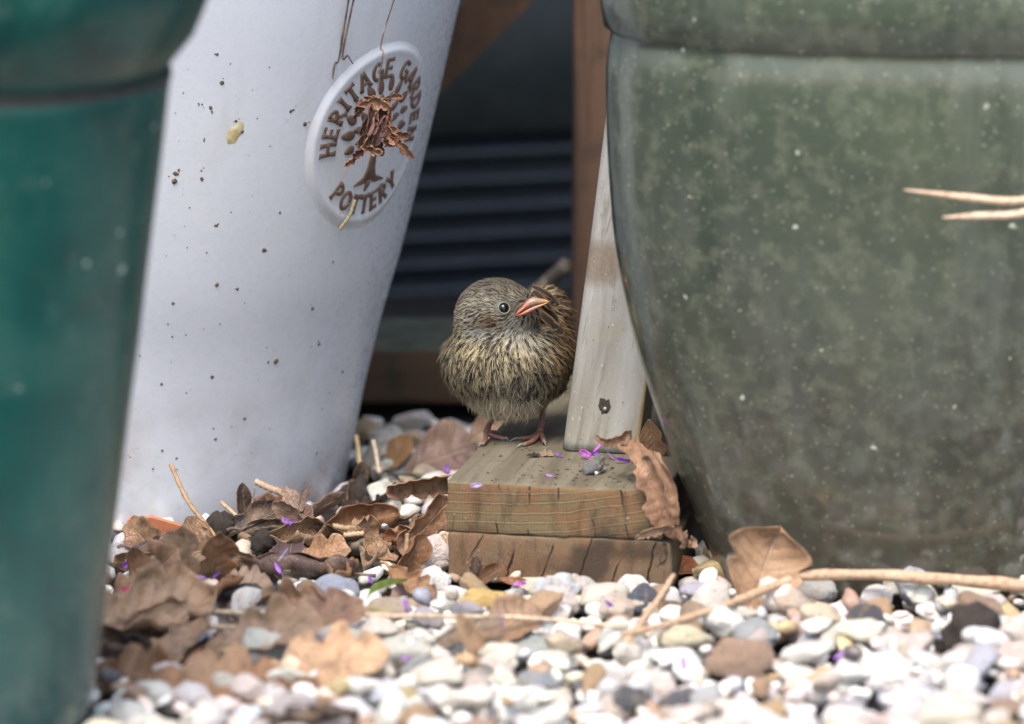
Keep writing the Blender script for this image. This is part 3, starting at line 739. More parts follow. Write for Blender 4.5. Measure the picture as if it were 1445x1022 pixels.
crate_shell('ribbed_side', [(.0, .02), (zr0 - .002, .012)] + rows_ + [(zr1 + .004, .014)], .62, .3, M['plastic'], crate)
k = NB('crate_rim'); nn = k.noise(k.co(), 40, 4); k.p(Base_Color=k.ramp(nn, [(.3, (.035, .042, .042, 1)), (.7, (.06, .068, .066, 1))]), Roughness=.6);  # paler than the ribs: sky light on the band put into its colour
crate_shell('upper_band', [(zr1 + .006, .016), (zr1 + .010, -.008), (ztopc, -.014), (ztopc + .006, -.008)], .62, .3, k.m, crate)
# pale stick in the dark
V, F = tube(rough(spline([P(735, 432, y=.40), P(770, 402, y=.42), P(800, 374, y=.405)], 12), .0008), [.006] * 13, 8)
st = tag(obj('dry_stick', V, F, M['stem']), 'pale blurred stick slanting in the dark behind the bird head', 'stick'); st.color = (.16, .14, .115, 1)
# back wall
bw = empty('garden_wall', (0, 1.6, 0)); tag(bw, 'dark timber board wall behind the crate', 'wall')
for i in range(9):
    bevel_box('board', (2.6, .02, .118), M['beam_top'], .002, bw, (20, 1, 2), .001, 20 + i, (-1.3, .004 * (i % 2), .12 * i))
# ------------------------------------------------------------------ the bird
bird = empty('fledgling_bird', blk(722, 622)); tag(bird, 'fluffy brown streaked fledgling bird standing on the timber block, looking aside', 'bird')
def ell(p, c, r):
    q = (p - np.asarray(c)) / np.asarray(r); k0 = np.linalg.norm(q, axis=-1); k1 = np.linalg.norm(q / np.asarray(r), axis=-1) + 1e-9
    return k0 * (k0 - 1) / k1
def smin(a, b, k):
    h = np.clip(.5 + .5 * (b - a) / k, 0, 1); return b + (a - b) * h - k * h * (1 - h)
def bp(px, py, y): return np.array(P(px, py, y=y))
B_BODY = bp(715, 515, .008); B_HEAD = bp(700, 441, -.006); B_EYE = bp(711, 435, -.03)
B_BILL = bp(744, 433, -.020); B_HUMP = bp(766, 462, .028); B_BREAST = bp(712, 503, -.006)
def sdf(p):
    d = ell(p, B_BODY, (.0385, .040, .0300))
    d = smin(d, ell(p, B_BREAST, (.0375, .033, .026)), .010)
    d = smin(d, ell(p, bp(652, 512, .004), (.010, .018, .018)), .010)
    d = smin(d, ell(p, B_HUMP, (.0165, .026, .026)), .008)
    d = smin(d, ell(p, bp(784, 508, .018), (.009, .024, .022)), .008)
    d = smin(d, ell(p, bp(718, 552, .004), (.024, .028, .0135)), .012)
    d = smin(d, ell(p, B_HEAD, (.0262, .024, .0225)), .007)
    d = smin(d, ell(p, bp(735, 436, -.014), (.0105, .011, .010)), .007)
    d = smin(d, ell(p, bp(672, 458, -.002), (.013, .018, .014)), .008)
    return d
iv5, if5 = icosphere(6)
cen = bp(710, 486, .004)
t = np.full(len(iv5), .075)
lo, hi = np.zeros(len(iv5)), np.full(len(iv5), .11)
for _ in range(34):
    mid = (lo + hi) / 2; ins = sdf(cen + iv5 * mid[:, None]) < 0
    lo = np.where(ins, mid, lo); hi = np.where(ins, hi, mid)
BV = cen + iv5 * lo[:, None]
def grad(p, e=.0005):
    g = np.stack([sdf(p + np.eye(3)[i] * e) - sdf(p - np.eye(3)[i] * e) for i in range(3)], -1)
    return g / (np.linalg.norm(g, axis=-1, keepdims=True) + 1e-12)
def sst(x, a, b): t = np.clip((x - a) / (b - a), 0, 1); return t * t * (3 - 2 * t)
def headness(p): return 1 - sst(ell(p, B_HEAD, (.0262, .024, .0225)), .001, .007)
def gau(u, v, cu, cv, su, sv): return np.exp(-((u - cu) / su) ** 2 - ((v - cv) / sv) ** 2)
def vnoise(p, f):
    return np.array([mnoise.noise(Vector(q) * f) for q in p])
def zones(p):
    """pigment by place on the body -> pale edge, dark centre, dark amount, feather length, lift"""
    u, v = proj(p); hd = headness(p)[:, None]; n = len(p)
    pale = np.tile((.44, .365, .215), (n, 1)); dark = np.tile((.030, .026, .026), (n, 1)); amt = np.full(n, .56); L = np.full(n, .0086)
    bel = sst(v, 540, 578)[:, None]; pale = pale * (1 - bel) + np.array((.56, .49, .36)) * bel; dark = dark * (1 - bel) + np.array((.24, .20, .15)) * bel
    amt = amt * (1 - .75 * bel[:, 0]); L = L + .0028 * bel[:, 0]
    chest = gau(u, v, 735, 545, 40, 28)[:, None] * .7; pale = pale * (1 - chest) + np.array((.40, .37, .30)) * chest
    wing = (sst(u, 758, 778) * (1 - sst(v, 492, 520)))[:, None] * (1 - hd)
    pale = pale * (1 - wing) + np.array((.27, .165, .075)) * wing; dark = dark * (1 - wing) + np.array((.028, .020, .016)) * wing; amt = amt * (1 - wing[:, 0]) + .66 * wing[:, 0]; L += .004 * wing[:, 0]
    # head
    hp = np.tile((.27, .235, .165), (n, 1)); hdk = np.tile((.050, .044, .040), (n, 1)); ha = np.full(n, .5)
    side = sst(v, 428, 445)[:, None]; hp = hp * (1 - side) + np.array((.40, .37, .29)) * side
    sup = gau(u, v, 690, 424, 40, 6)[:, None]; hp = hp * (1 - sup) + np.array((.36, .33, .25)) * sup; ha = ha * (1 - .5 * sup[:, 0])
    crown = (1 - sst(v, 400, 424))[:, None]; hp = hp * (1 - crown) + np.array((.22, .195, .145)) * crown; hdk = hdk * (1 - crown) + np.array((.045, .040, .036)) * crown
    ear = gau(u, v, 694, 453, 19, 10)[:, None]; hp = hp * (1 - ear) + np.array((.24, .145, .065)) * ear; hdk = hdk * (1 - ear) + np.array((.05, .033, .02)) * ear
    lore = gau(u, v, 728, 433, 9, 8)[:, None]; hp = hp * (1 - lore) + np.array((.10, .085, .06)) * lore
    thr = gau(u, v, 742, 462, 24, 13)[:, None]; hp = hp * (1 - thr) + np.array((.40, .385, .34)) * thr; ha = ha * (1 - .8 * thr[:, 0])
    grey = gau(u, v, 672, 466, 22, 10)[:, None] * .8; hp = hp * (1 - grey) + np.array((.38, .37, .33)) * grey; ha = ha * (1 - .5 * grey[:, 0])
    nape = gau(u, v, 652, 462, 14, 22)[:, None] * .6; hp = hp * (1 - nape) + np.array((.36, .29, .15)) * nape
    thb = (gau(u, v, 738, 476, 26, 12) * .8)[:, None]; pale = pale * (1 - thb) + np.array((.40, .375, .31)) * thb; amt = amt * (1 - .4 * thb[:, 0])
    pale = pale * (1 - hd) + hp * hd; dark = dark * (1 - hd) + hdk * hd; h1 = hd[:, 0]
    amt = amt * (1 - h1) + ha * h1; L = L * (1 - h1) + .0052 * h1
    L = L * (1 - .45 * gau(u, v, 715, 436, 22, 14) * h1)
    return pale, dark, amt, L, u, v, h1
def flow(p, nrm):
    h = headness(p)[:, None]
    d = h * (p - B_BILL) / .02 + (1 - h) * (np.array((0, .1, -1.0)) + .45 * (p - B_BREAST) / .04)
    wing = ((p[:, 0] > B_HUMP[0] - .004) & (p[:, 2] > B_BODY[2] - .006))[:, None] * (1 - h)
    d = d * (1 - wing) + wing * np.array((.45, .35, -.8))
    d = d - nrm * (d * nrm).sum(-1, keepdims=True)
    return d / (np.linalg.norm(d, axis=-1, keepdims=True) + 1e-9)
# skin below the feathers
pale, dark, amt, L_, _, _, _ = zones(BV)
body_col = (pale * .35 + dark * .65) * .6
LV, LF, LC = [], [], []
def limb(pts, rad, col, seg=9, n=None):
    q = spline(pts, n or len(pts) * 4); rr = np.interp(np.linspace(0, len(rad) - 1, len(q)), range(len(rad)), rad)
    v, f = tube(q, list(rr), seg); b = len(LV); LV.extend(v)
    for g in f:
        g = [b + i for i in g]
        for i in range(1, len(g) - 1): LF.append((g[0], g[i], g[i + 1]))
    LC.extend([col] * len(v))
leg_c = (.20, .085, .065); toe_c = (.25, .12, .085); claw_c = (.22, .20, .18)
zt_ = BLK_H
def toe(px0, mid, tip, claw, r=.0015):
    a, b, c, e = px0, blk(*mid, .0021), blk(*tip, .0017), blk(*claw, .0007)
    limb([a, b, c], [r * 1.25, r * 1.15, r], toe_c)
    k1 = c.lerp(e, .45) + Vector((0, 0, .0011)); limb([c, k1, e], [r * .75, r * .55, .0002], claw_c, 7)
    limb([c + (b - c) * .02, c], [r * 1.08, r * 1.02], toe_c)
j1 = blk(686, 611, .0042); k1 = P(699, 583, y=j1.y + .008)
limb([k1 + Vector((.006, .008, .016)), k1, j1.lerp(k1, .5) + Vector((-.0006, 0, 0)), j1], [.0042, .0024, .0017, .0024], leg_c)
toe(j1, (699, 616), (712, 619), (718, 622)); toe(j1, (685, 621), (681, 627), (675, 630)); toe(j1, (692, 610), (699, 610), (706, 612), .0013)
j2 = blk(762, 610, .0042); k2 = P(765, 577, y=j2.y + .008)
limb([k2 + Vector((-.004, .008, .016)), k2, j2.lerp(k2, .5) + Vector((.0005, 0, 0)), j2], [.0042, .0023, .0017, .0025], leg_c)
toe(j2, (750, 617), (735, 619), (719, 623)); toe(j2, (752, 622), (739, 628), (728, 632)); toe(j2, (766, 619), (768, 624), (770, 629)); toe(j2, (764, 604), (766, 600), (769, 598), .0013)
nb = len(BV); allV = np.vstack([BV, np.array([v[:] for v in LV])]); allF = np.vstack([if5, np.array(LF) + nb]); allC = np.vstack([body_col, np.array(LC)])
me = meshfast('body', allV - np.array(bird.location), allF, M['skin'], allC)
body = bpy.data.objects.new('body', me); C.objects.link(body); body.parent = bird
# feathers: fans of fine barbs
def sample(nm, gap_of):
    """scattered roots on the body, about gap apart"""
    tri = BV[if5]; A = np.linalg.norm(np.cross(tri[:, 1] - tri[:, 0], tri[:, 2] - tri[:, 0]), axis=1); cum = np.cumsum(A); cum /= cum[-1]
    idx = np.searchsorted(cum, nrng.random(nm)); a, b = nrng.random(nm), nrng.random(nm); sw = a + b > 1; a[sw], b[sw] = 1 - a[sw], 1 - b[sw]
    p = tri[idx, 0] + (tri[idx, 1] - tri[idx, 0]) * a[:, None] + (tri[idx, 2] - tri[idx, 0]) * b[:, None]
    gap = gap_of(p); cell = {}; keep = []
    for i in range(nm):
        g = gap[i]; k = tuple((p[i] // .004).astype(int)); ok = True
        for dx in (-1, 0, 1):
            for dy in (-1, 0, 1):
                for dz in (-1, 0, 1):
                    for j in cell.get((k[0] + dx, k[1] + dy, k[2] + dz), ()):
                        if ((p[j] - p[i]) ** 2).sum() < g * g: ok = False; break
                    if not ok: break
                if not ok: break
            if not ok: break
        if ok: keep.append(i); cell.setdefault(k, []).append(i)
    return p[keep]
FV, FF, FC = [], [], []; nf = [0]
eye_c = np.array(P(711, 435, y=-.03))
def ribbons(p0, d, nrm, side, L, W, lat0, lat1, lift, curl, width, c0, c1, c2, segs=4):
    """p0.. arrays (n,3); one tapering ribbon each"""
    n = len(p0); ts = np.linspace(0, 1, segs + 1); base = nf[0]; V = []
    for t in ts:
        lat = (lat0 + (lat1 - lat0) * t ** .8)[:, None]
        q = p0 + d * (L * t)[:, None] + side * lat + nrm * (lift * L * t - curl * L * t * t)[:, None]
        wv = (width * (1 - .82 * t ** 2))[:, None] * .5
        V += [q - side * wv, q + side * wv]
        cc = np.where(t < .5, c0 + (c1 - c0) * (t * 2), c1 + (c2 - c1) * (t * 2 - 1)); FC.extend([cc, cc])
    V = np.stack(V, 1); FV.append(V.reshape(-1, 3))
    cols = np.stack(FC[-2 * (segs + 1):], 1); del FC[-2 * (segs + 1):]; FC.append(cols.reshape(-1, 3))
    m = 2 * (segs + 1); k = np.arange(n)[:, None] * m + base
    for s_ in range(segs): FF.append(np.concatenate([k + 2 * s_, k + 2 * s_ + 1, k + 2 * s_ + 3, k + 2 * s_ + 2], 1))
    nf[0] += n * m
def vanes(p, d, nrm, side, L, W, lift, cols_pale, cols_dark, ak, tone):
    """small curved ovate blades, dark shaft streak, pale fringe"""
    n = len(p); nu, nv = 6, 8; V, Cc = [], []
    wob = nrng.normal(0, .10, (n, 1))
    for i in range(nu + 1):
        t = i / nu
        w_ = (W * math.sin(math.pi * (.16 + .74 * t)) ** .75)[:, None]
        for j in range(nv + 1):
            s_ = j / nv * 2 - 1
            q = p + d * (L * t * (1 - .16 * s_ * s_))[:, None] + side * (s_ * w_ + wob * w_ * t) + nrm * (lift * L * t - lift * .8 * L * t * t)[:, None] - nrm * w_ * .28 * s_ * s_
            V.append(q)
            e = sst(np.full(n, abs(s_)), ak * 1.15, ak * .55)[:, None] * (1 - .55 * max(0, (t - .8) / .2))
            c = (cols_pale * (1 - e) + cols_dark * e) * tone * nrng.uniform(.86, 1.14, (n, 1))
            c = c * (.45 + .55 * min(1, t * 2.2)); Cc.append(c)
    V = np.stack(V, 1); m = V.shape[1]; base = nf[0]; FV.append(V.reshape(-1, 3)); FC.append(np.stack(Cc, 1).reshape(-1, 3))
    k = np.arange(n)[:, None] * m + base
    for i in range(nu):
        for j in range(nv):
            o = i * (nv + 1) + j; FF.append(np.concatenate([k + o, k + o + 1, k + o + nv + 2, k + o + nv + 1], 1))
    nf[0] += n * m
def plume(p, barbs, scale=1.0, vane_on=False):
    nrm = grad(p); pale, dark, amt, L, u, v, hd = zones(p); d = flow(p, nrm)
    n = len(p); tw = (nrng.normal(0, .2, n) + .5 * vnoise(p, 95))[:, None]; side = np.cross(d, nrm); d = d * np.cos(tw) + side * np.sin(tw); side = np.cross(d, nrm)
    L = L * scale * nrng.uniform(.8, 1.25, n); tone = (nrng.uniform(.78, 1.2, n) * (1 + .3 * vnoise(p, 160)))[:, None]
    lift = nrng.uniform(.16, .36, n) * (1 - .5 * hd); W = L * (.40 - .08 * hd)
    ak = np.clip(amt + .4 * vnoise(p + 3.7, 210) + nrng.normal(0, .1, n), .04, .96)
    if vane_on: vanes(p, d, nrm, side, L, W, lift, pale, dark, ak, tone)
    for b in range(barbs):
        s = nrng.uniform(-1.05, 1.05, n) if vane_on else (b + .5) / barbs * 2 - 1 + nrng.normal(0, .08, n)
        isd = sst(np.abs(s), ak * 1.05, ak * .75)[:, None]
        c = (pale * (1 - isd) + dark * isd) * tone * nrng.uniform(.84, 1.2, (n, 1))
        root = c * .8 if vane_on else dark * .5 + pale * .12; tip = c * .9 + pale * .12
        t0 = nrng.uniform(.25, .6, n) if vane_on else np.zeros(n)
        p0 = p + d * (L * t0)[:, None] + nrm * (lift * L * t0 - .8 * lift * L * t0 * t0 + .0002)[:, None] + nrng.normal(0, .00018, (n, 3))
        LL = L * (1 - .25 * s * s) * nrng.uniform(.8, 1.15, n) * (1 - t0 * .75)
        ribbons(p0, d, nrm, side, LL, W, s * W * (.25 if not vane_on else .8), s * W * nrng.uniform(.9, 1.45, n), lift * (.3 if vane_on else 1) + nrng.normal(0, .07, n), lift * .6, L * .026 + .00009 if vane_on else L * .03 + .00008, root, c, tip)
def away(p):
    u, v = proj(p); e = ((u - 711) / 9.6) ** 2 + ((v - 435) / 9.4) ** 2 > 1
    return e | (p[:, 1] > 0)
gapf = lambda p: .0031 - .0014 * headness(p)
pts_ = sample(60000, gapf); pts_ = pts_[away(pts_)]
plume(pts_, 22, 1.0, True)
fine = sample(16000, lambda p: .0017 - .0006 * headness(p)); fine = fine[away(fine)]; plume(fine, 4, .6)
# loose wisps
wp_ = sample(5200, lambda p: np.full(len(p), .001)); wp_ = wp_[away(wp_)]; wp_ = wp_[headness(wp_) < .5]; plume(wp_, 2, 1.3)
V = np.vstack(FV); F = np.vstack(FF); Cc = np.clip(np.vstack(FC), .004, .8)
me = meshfast('plumage', V - np.array(bird.location), F, M['feather'], Cc)
pl_o = bpy.data.objects.new('plumage', me); C.objects.link(pl_o); pl_o.parent = bird; pl_o['kind'] = 'stuff'; pl_o['label'] = 'soft buff and dark streaked down'
# longer wing and shoulder feathers: each its own vane
def vane(a, b, wid, nrm, edge, mid, bend=.12, name='wing_feather'):
    a, b = Vector(a), Vector(b); d = b - a; L = d.length; d.normalize(); nrm = (nrm - d * nrm.dot(d)).normalized(); sd = d.cross(nrm)
    V, F, Cx = [], [], []; nu, nv = 14, 8
    for i in range(nu + 1):
        t = i / nu; wv = wid * (math.sin(math.pi * min(1, t * .82 + .14)) ** .7)
        for j in range(nv + 1):
            s = j / nv * 2 - 1; fr = 1 + .10 * mnoise.noise(Vector((i * .9, j * 3.1, L * 900)))
            V.append(a + d * (L * t * (1 - .06 * abs(s)) * fr) + sd * (s * wv) + nrm * (-.18 * wid * s * s + bend * L * math.sin(math.pi * t)))
            e = max(0, min(1, (abs(s) - .5) / .25)); e = max(e, max(0, (t - .88) / .12)); r_ = rng.uniform(.8, 1.15)
            Cx.append([(mid[q] * (1 - e) + edge[q] * e) * r_ for q in range(3)])
    for i in range(nu):
        for j in range(nv): k = i * (nv + 1) + j; F.append((k, k + 1, k + nv + 2, k + nv + 1))
    me = meshfast(name, np.array([v[:] for v in V]) - np.array(bird.location), np.array(F), M['feather'], np.array(Cx))
    o = bpy.data.objects.new(name, me); C.objects.link(o); o.parent = bird
    return o
RUF, DKB = (.17, .10, .052), (.028, .02, .017)
for (x0, y0, d0), (x1, y1, d1), wd in [((752, 404, .006), (786, 424, .0), .0022), ((752, 411, .004), (781, 440, -.002), .0026), ((758, 425, .004), (790, 455, .004), .0032), ((760, 440, .0), (795, 474, .004), .0034), ((764, 455, .0), (797, 492, .004), .0036),
        ((772, 450, .01), (806, 470, .022), .0032), ((774, 462, .012), (808, 482, .026), .0034), ((774, 474, .012), (810, 494, .028), .0034), ((772, 486, .008), (806, 505, .022), .0032), ((766, 415, .012), (793, 436, .012), .0026)]:
    vane(P(x0, y0, y=d0), P(x1, y1, y=d1), wd, Vector((.35, -1, .25)), RUF, DKB)
for (x0, y0, d0), (x1, y1, d1) in [((778, 480, .03), (815, 476, .06)), ((778, 488, .03), (816, 489, .06)), ((776, 496, .03), (814, 502, .06))]:
    vane(P(x0, y0, y=d0), P(x1, y1, y=d1), .0035, Vector((.1, -1, .4)), (.10, .05, .025), DKB, .02, 'tail_feather')
# eye: globe with pale lid ring
def surf(px, py):
    d = ray(px, py)
    ts = np.arange(3.3, 3.6, .0003); p = CAM + ts[:, None] * d; s = sdf(p); i = np.argmax(s < 0); return p[i], grad(p[i:i + 1])[0]
ep, en = surf(711, 435); ep = Vector(ep); en = Vector(en)
ev, ef = icosphere(4); er = .0042
ec = ep - en * .0016
V = [ec + Vector(v) * er for v in ev]; obj('eye', V, [tuple(f) for f in ef], M['eye'], bird)
ax = en.cross(Vector((0, 0, 1))).normalized(); ay = ax.cross(en).normalized()
V, F, C1 = [], [], []; n, m = 40, 8
for i in range(n):
    a = 2 * math.pi * i / n; rad_ = ax * math.cos(a) + ay * math.sin(a)
    for j in range(m):
        b = 2 * math.pi * j / m; V.append(ec + en * (.00235 + .0006 * math.sin(b)) + rad_ * (.00385 + .00045 * math.cos(b) + .00012 * mnoise.noise(Vector((a * 3, b, 0)))))
for i in range(n):
    for j in range(m): F.append((i * m + j, ((i + 1) % n) * m + j, ((i + 1) % n) * m + (j + 1) % m, i * m + (j + 1) % m))
obj('eye_ring', V, F, m_plain('lid', (.21, .19, .145), .7, .25, 900), bird)
# bill: upper and lower mandible with the fleshy gape
def mandible(name, rows, cols):
    """rows: (top px, bottom px, depth, half thickness towards the camera)"""
    V, F, Cx = [], [], []; m = 12
    for (tp, bt, dp, th), c in zip(rows, cols):
        a, b = P(*tp, y=dp), P(*bt, y=dp); ce = (a + b) / 2; h = (a - b) / 2
        for j in range(m):
            an = 2 * math.pi * j / m; V.append(ce + h * math.cos(an) + Vector((0, -1, 0)) * th * math.sin(an)); Cx.append(c if math.cos(an) > -.55 else tuple(x * .8 for x in c))
    n = len(rows)
    for i in range(n - 1):
        for j in range(m): F.append((i * m + j, i * m + (j + 1) % m, (i + 1) * m + (j + 1) % m, (i + 1) * m + j))
    me = meshfast(name, np.array([v[:] for v in V]) - np.array(bird.location), np.array(F), M['bill'], np.array(Cx))
    o = bpy.data.objects.new(name, me); C.objects.link(o); o.parent = bird
gape = (.62, .17, .10); horn = (.33, .20, .13); yel = (.55, .30, .10); pink = (.45, .19, .13)
mandible('upper_beak', [((730, 441), (727, 444), -.0290, .0012), ((737, 433), (731, 443), -.0288, .0024), ((745, 423), (739, 438), -.0275, .0034), ((751, 419.5), (746, 434.5), -.0270, .0036), ((757, 420), (754, 432), -.0268, .0032), ((764, 421.5), (762.5, 430), -.0268, .0024), ((770, 423), (769.5, 428), -.027, .0014), ((775, 425.5), (774.8, 427), -.0275, .0004)],
         [gape, gape, pink, horn, horn, horn, yel, yel])
mandible('lower_beak', [((729, 443), (727.5, 446.5), -.0285, .001), ((737, 440), (733, 446), -.028, .0022), ((746, 434), (743, 443.5), -.0272, .0031), ((755, 430), (753, 438.5), -.0266, .0029), ((764, 428), (762.5, 433), -.0267, .0021), ((772, 426.5), (771.5, 428.8), -.0272, .0009)],
         [gape, gape, pink, pink, yel, yel])
# ------------------------------------------------------------------ pebbles
def in_block(x, y, m=0.):
    dx, dy = x - BL.x, y - BL.y; a = dx * math.cos(PSI) - dy * math.sin(PSI); b = dx * math.sin(PSI) + dy * math.cos(PSI)
    return -m < a < BW * 1.04 + m and -m < b < .36 + m
rw0, rg0, ro0 = float(wr(0.0)), g[0][1] if not hasattr(g, 'type') else .06, g3[0][1]
rg0 = s2[1][1]
def blocked(x, y, r):
    if in_block(x, y, r * .75): return True
    if math.hypot(x - cx, y - cy) < rw0 + r * .7: return True
    if math.hypot(x - gcx, y - gy_) < rg0 + r * .7: return True
    X, Y = x - ocx, y - ocy; X, Y = X * math.cos(-OROT) - Y * math.sin(-OROT), X * math.sin(-OROT) + Y * math.cos(-OROT)
    return (abs(X) / (ro0 * OAX + r * .7)) ** ON + (abs(Y) / (ro0 * OAY + r * .7)) ** ON < 1
def litter(px, py):                                # 1 where leaves and soil lie instead of stones
    a = max(0, min(1, (640 - px) / 60)) * max(0, min(1, (868 - py) / 30)) * max(0, min(1, (py - 655) / 30))
    b = max(0, min(1, (380 - px) / 90)) * max(0, min(1, (985 - py) / 30))
    return max(a, b)
PAL = [((.82, .79, .72), 46), ((.76, .69, .58), 30), ((.60, .50, .37), 9), ((.46, .31, .18), 5), ((.60, .45, .24), 3), ((.44, .43, .42), 9), ((.30, .31, .34), 3), ((.54, .54, .57), 6), ((.10, .095, .10), 2), ((.36, .24, .17), 9), ((.64, .53, .47), 9)]
pal_w = [w_ for _, w_ in PAL]
def pcol():
    c = rng.choices(PAL, pal_w)[0][0]; j = rng.uniform(.82, 1.12); return tuple(min(.85, q * j * rng.uniform(.95, 1.05)) for q in c)
stones = []; cell = {}
def try_put(x, y, r, z, layer, ov):
    k = (int(x // .03), int(y // .03))
    for dx in (-1, 0, 1):
        for dy in (-1, 0, 1):
            for (x2, y2, r2, l2) in cell.get((k[0] + dx, k[1] + dy), ()):
                if l2 == layer and (x - x2) ** 2 + (y - y2) ** 2 < (ov * (r + r2)) ** 2: return False
    cell.setdefault(k, []).append((x, y, r, layer)); stones.append((x, y, z, r, layer)); return True
for layer, tries, ov in ((0, 26000, .80), (1, 9000, .92), (2, 2600, 1.1)):
    for _ in range(tries):
        x, y = rng.uniform(-.85, .85), rng.uniform(-.85, .85)
        if layer and (y > .45 or abs(x) > .5): continue
        r = rng.choice([.0045, .0055, .0065, .008, .0095, .0105, .0115, .0125, .014, .0155]) * (1 if layer == 0 else rng.uniform(.75, 1.1))
        px, py = proj((x, y, 0)); lt = litter(px, py)
        if rng.random() < lt * (.82 if layer == 0 else .95): continue
        if blocked(x, y, r) or py < 606: continue
        try_put(x, y, r, gh(x, y) + (-.002, .0055, .011)[layer], layer, ov)
def pebble_variant(seed, sub):
    V, F = icosphere(sub); rr = random.Random(seed); o = []
    ax = (1.2 * rr.uniform(.9, 1.2), rr.uniform(.75, 1.0), rr.uniform(.5, .78)); sq = rr.uniform(.75, 1.0)
    planes = [(Vector((rr.gauss(0, 1), rr.gauss(0, 1), rr.gauss(0, 1))).normalized(), rr.uniform(.55, .88)) for _ in range(rr.choice([1, 3, 5, 7]))]
    for v in V:
        q = Vector(v); q = q * (1 + .34 * mnoise.noise(q * 1.1 + Vector((seed, 0, 0))) + .10 * mnoise.noise(q * 3 + Vector((seed, 0, 0))))
        for nrm, d in planes:
            e = q.dot(nrm) - d
            if e > 0: q -= nrm * e * .85
        o.append((q.x * ax[0], q.y * ax[1], q.z * ax[2]))
    return np.array(o), F
hiV = [pebble_variant(i, 4) for i in range(36)]; loV = [pebble_variant(i, 2) for i in range(36)]; lowV = [pebble_variant(i, 1) for i in range(36)]
def seen(st):
    x, y, z, r, l = st; px, py = proj((x, y, z)); 
    return -20 < px < 1465 and 560 < py < 1050, px, py
rank = []
for i, st in enumerate(stones):
    ok, px, py = seen(st)
    if ok and not (px < 170): rank.append((-(st[3] * (1 + .35 * st[4]) / (st[1] + 3.43)), i))
rank.sort(); chosen = set(i for _, i in rank[:292])
pm = []
for i, (V, F) in enumerate(hiV): pm.append(meshfast('pebble', V, F, M['pebble']))
SV, SF, SC = [], [], []; off = 0
for i, (x, y, z, r, l) in enumerate(stones):
    k = rng.randrange(36); rot = Matrix.Rotation(rng.uniform(0, 6.283), 4, 'Z') @ Matrix.Rotation(rng.gauss(0, .35), 4, 'X') @ Matrix.Rotation(rng.gauss(0, .35), 4, 'Y'); c = pcol()
    if l == 0 and rng.random() < .15: c = tuple(q * .6 for q in c)
    if i in chosen:
        o = bpy.data.objects.new('pebble', pm[k]); C.objects.link(o); o.parent = ground
        o.matrix_local = Matrix.Translation((x, y, z)) @ rot @ Matrix.Scale(r, 4); o.color = c + (1,)
    else:
        V, F = (loV if seen((x, y, z, r, l))[0] else lowV)[k]
        q = V @ np.array(rot.to_3x3()).T * r + np.array((x, y, z)); SV.append(q); SF.append(F + off); off += len(q); SC.append(np.tile(c, (len(q), 1)))
me = meshfast('gravel', np.vstack(SV), np.vstack(SF), M['gravel'], np.vstack(SC)); gr = bpy.data.objects.new('gravel', me); C.objects.link(gr); gr.parent = ground; gr['kind'] = 'stuff'
# stones one can point to
def stone(px, py, zc, r, col, label, rotz=0, k=0, flat=1, tilt=0):
    p = P(px, py, z=zc); o = bpy.data.objects.new('pebble', pm[k]); C.objects.link(o)
    o.matrix_world = Matrix.Translation(p) @ Matrix.Rotation(rotz, 4, 'Z') @ Matrix.Rotation(tilt, 4, 'Y') @ Matrix.Diagonal((r, r, r * flat, 1)); o.color = col + (1,)
    tag(o, label, 'pebble'); return o
stone(838, 656, BLK_H + .0055, .0082, (.17, .17, .165), 'shiny grey pebble lying on top of the timber block', .6, 4, .95, -.5)
stone(788, 828, .016, .0115, (.60, .62, .64), 'white pebble speckled with dark grey against the block end', .2, 7, 1.1)
stone(852, 842, .010, .0135, (.66, .60, .50), 'cream pebble with a brown hollow in front of the block', .1, 11, 1)
stone(906, 846, .010, .0125, (.075, .085, .11), 'dark blue grey angular pebble at the block corner', 1.2, 15, 1)
stone(346, 842, .010, .0135, (.06, .058, .06), 'glossy black and grey pebble among the dead leaves', .3, 3, 1)
stone(680, 846, .010, .0125, (.66, .45, .17), 'yellow ochre pebble in the gravel before the block', .2, 9, 1)
stone(1285, 826, .018, .0115, (.50, .52, .60), 'pale blue grey upright pebble leaning on the dry stalk', 1.0, 21, 1.4, .9)
stone(472, 830, .010, .0125, (.42, .44, .50), 'blue grey pebble beside the dark purple leaf', 0, 13, 1)
# soil clods
def clod(px, py, zc, r, label, seed):
    p = P(px, py, z=zc); Vv, Ff = icosphere(3)
    V = [p + Vector(v) * r * (1 + .45 * mnoise.noise(Vector(v) * 2 + Vector((seed, 0, 0))) + .22 * mnoise.noise(Vector(v) * 6 + Vector((seed, 1, 0)))) for v in Vv]
    tag(obj('soil_clod', V, [tuple(f) for f in Ff], M['clod']), label, 'soil')
clod(505, 706, .006, .014, 'black crumbly soil clod by the foot of the white pot', 1)
clod(1375, 900, .016, .019, 'black soil clod among the gravel before the olive pot', 2)
clod(310, 748, .008, .012, 'dark soil clod behind the thin leaning stem', 3)
clod(372, 765, .008, .008, 'small black soil crumb between the dead leaves', 4)
# terracotta shard behind the leaves
p = P(222, 752, z=.010)
V = [p + Vector(q) for q in ((-.022, 0, -.008), (.022, .004, -.008), (.016, .002, .004), (-.004, 0, .0105), (-.02, 0, .009))]; V += [q + Vector((0, .007, 0)) for q in V]
tag(obj('terracotta_shard', V, [(0, 1, 2, 3, 4), (9, 8, 7, 6, 5)] + [(i, i + 5, (i + 1) % 5 + 5, (i + 1) % 5) for i in range(5)], M['terra'], None, False), 'orange terracotta shard behind the dead leaves', 'shard')

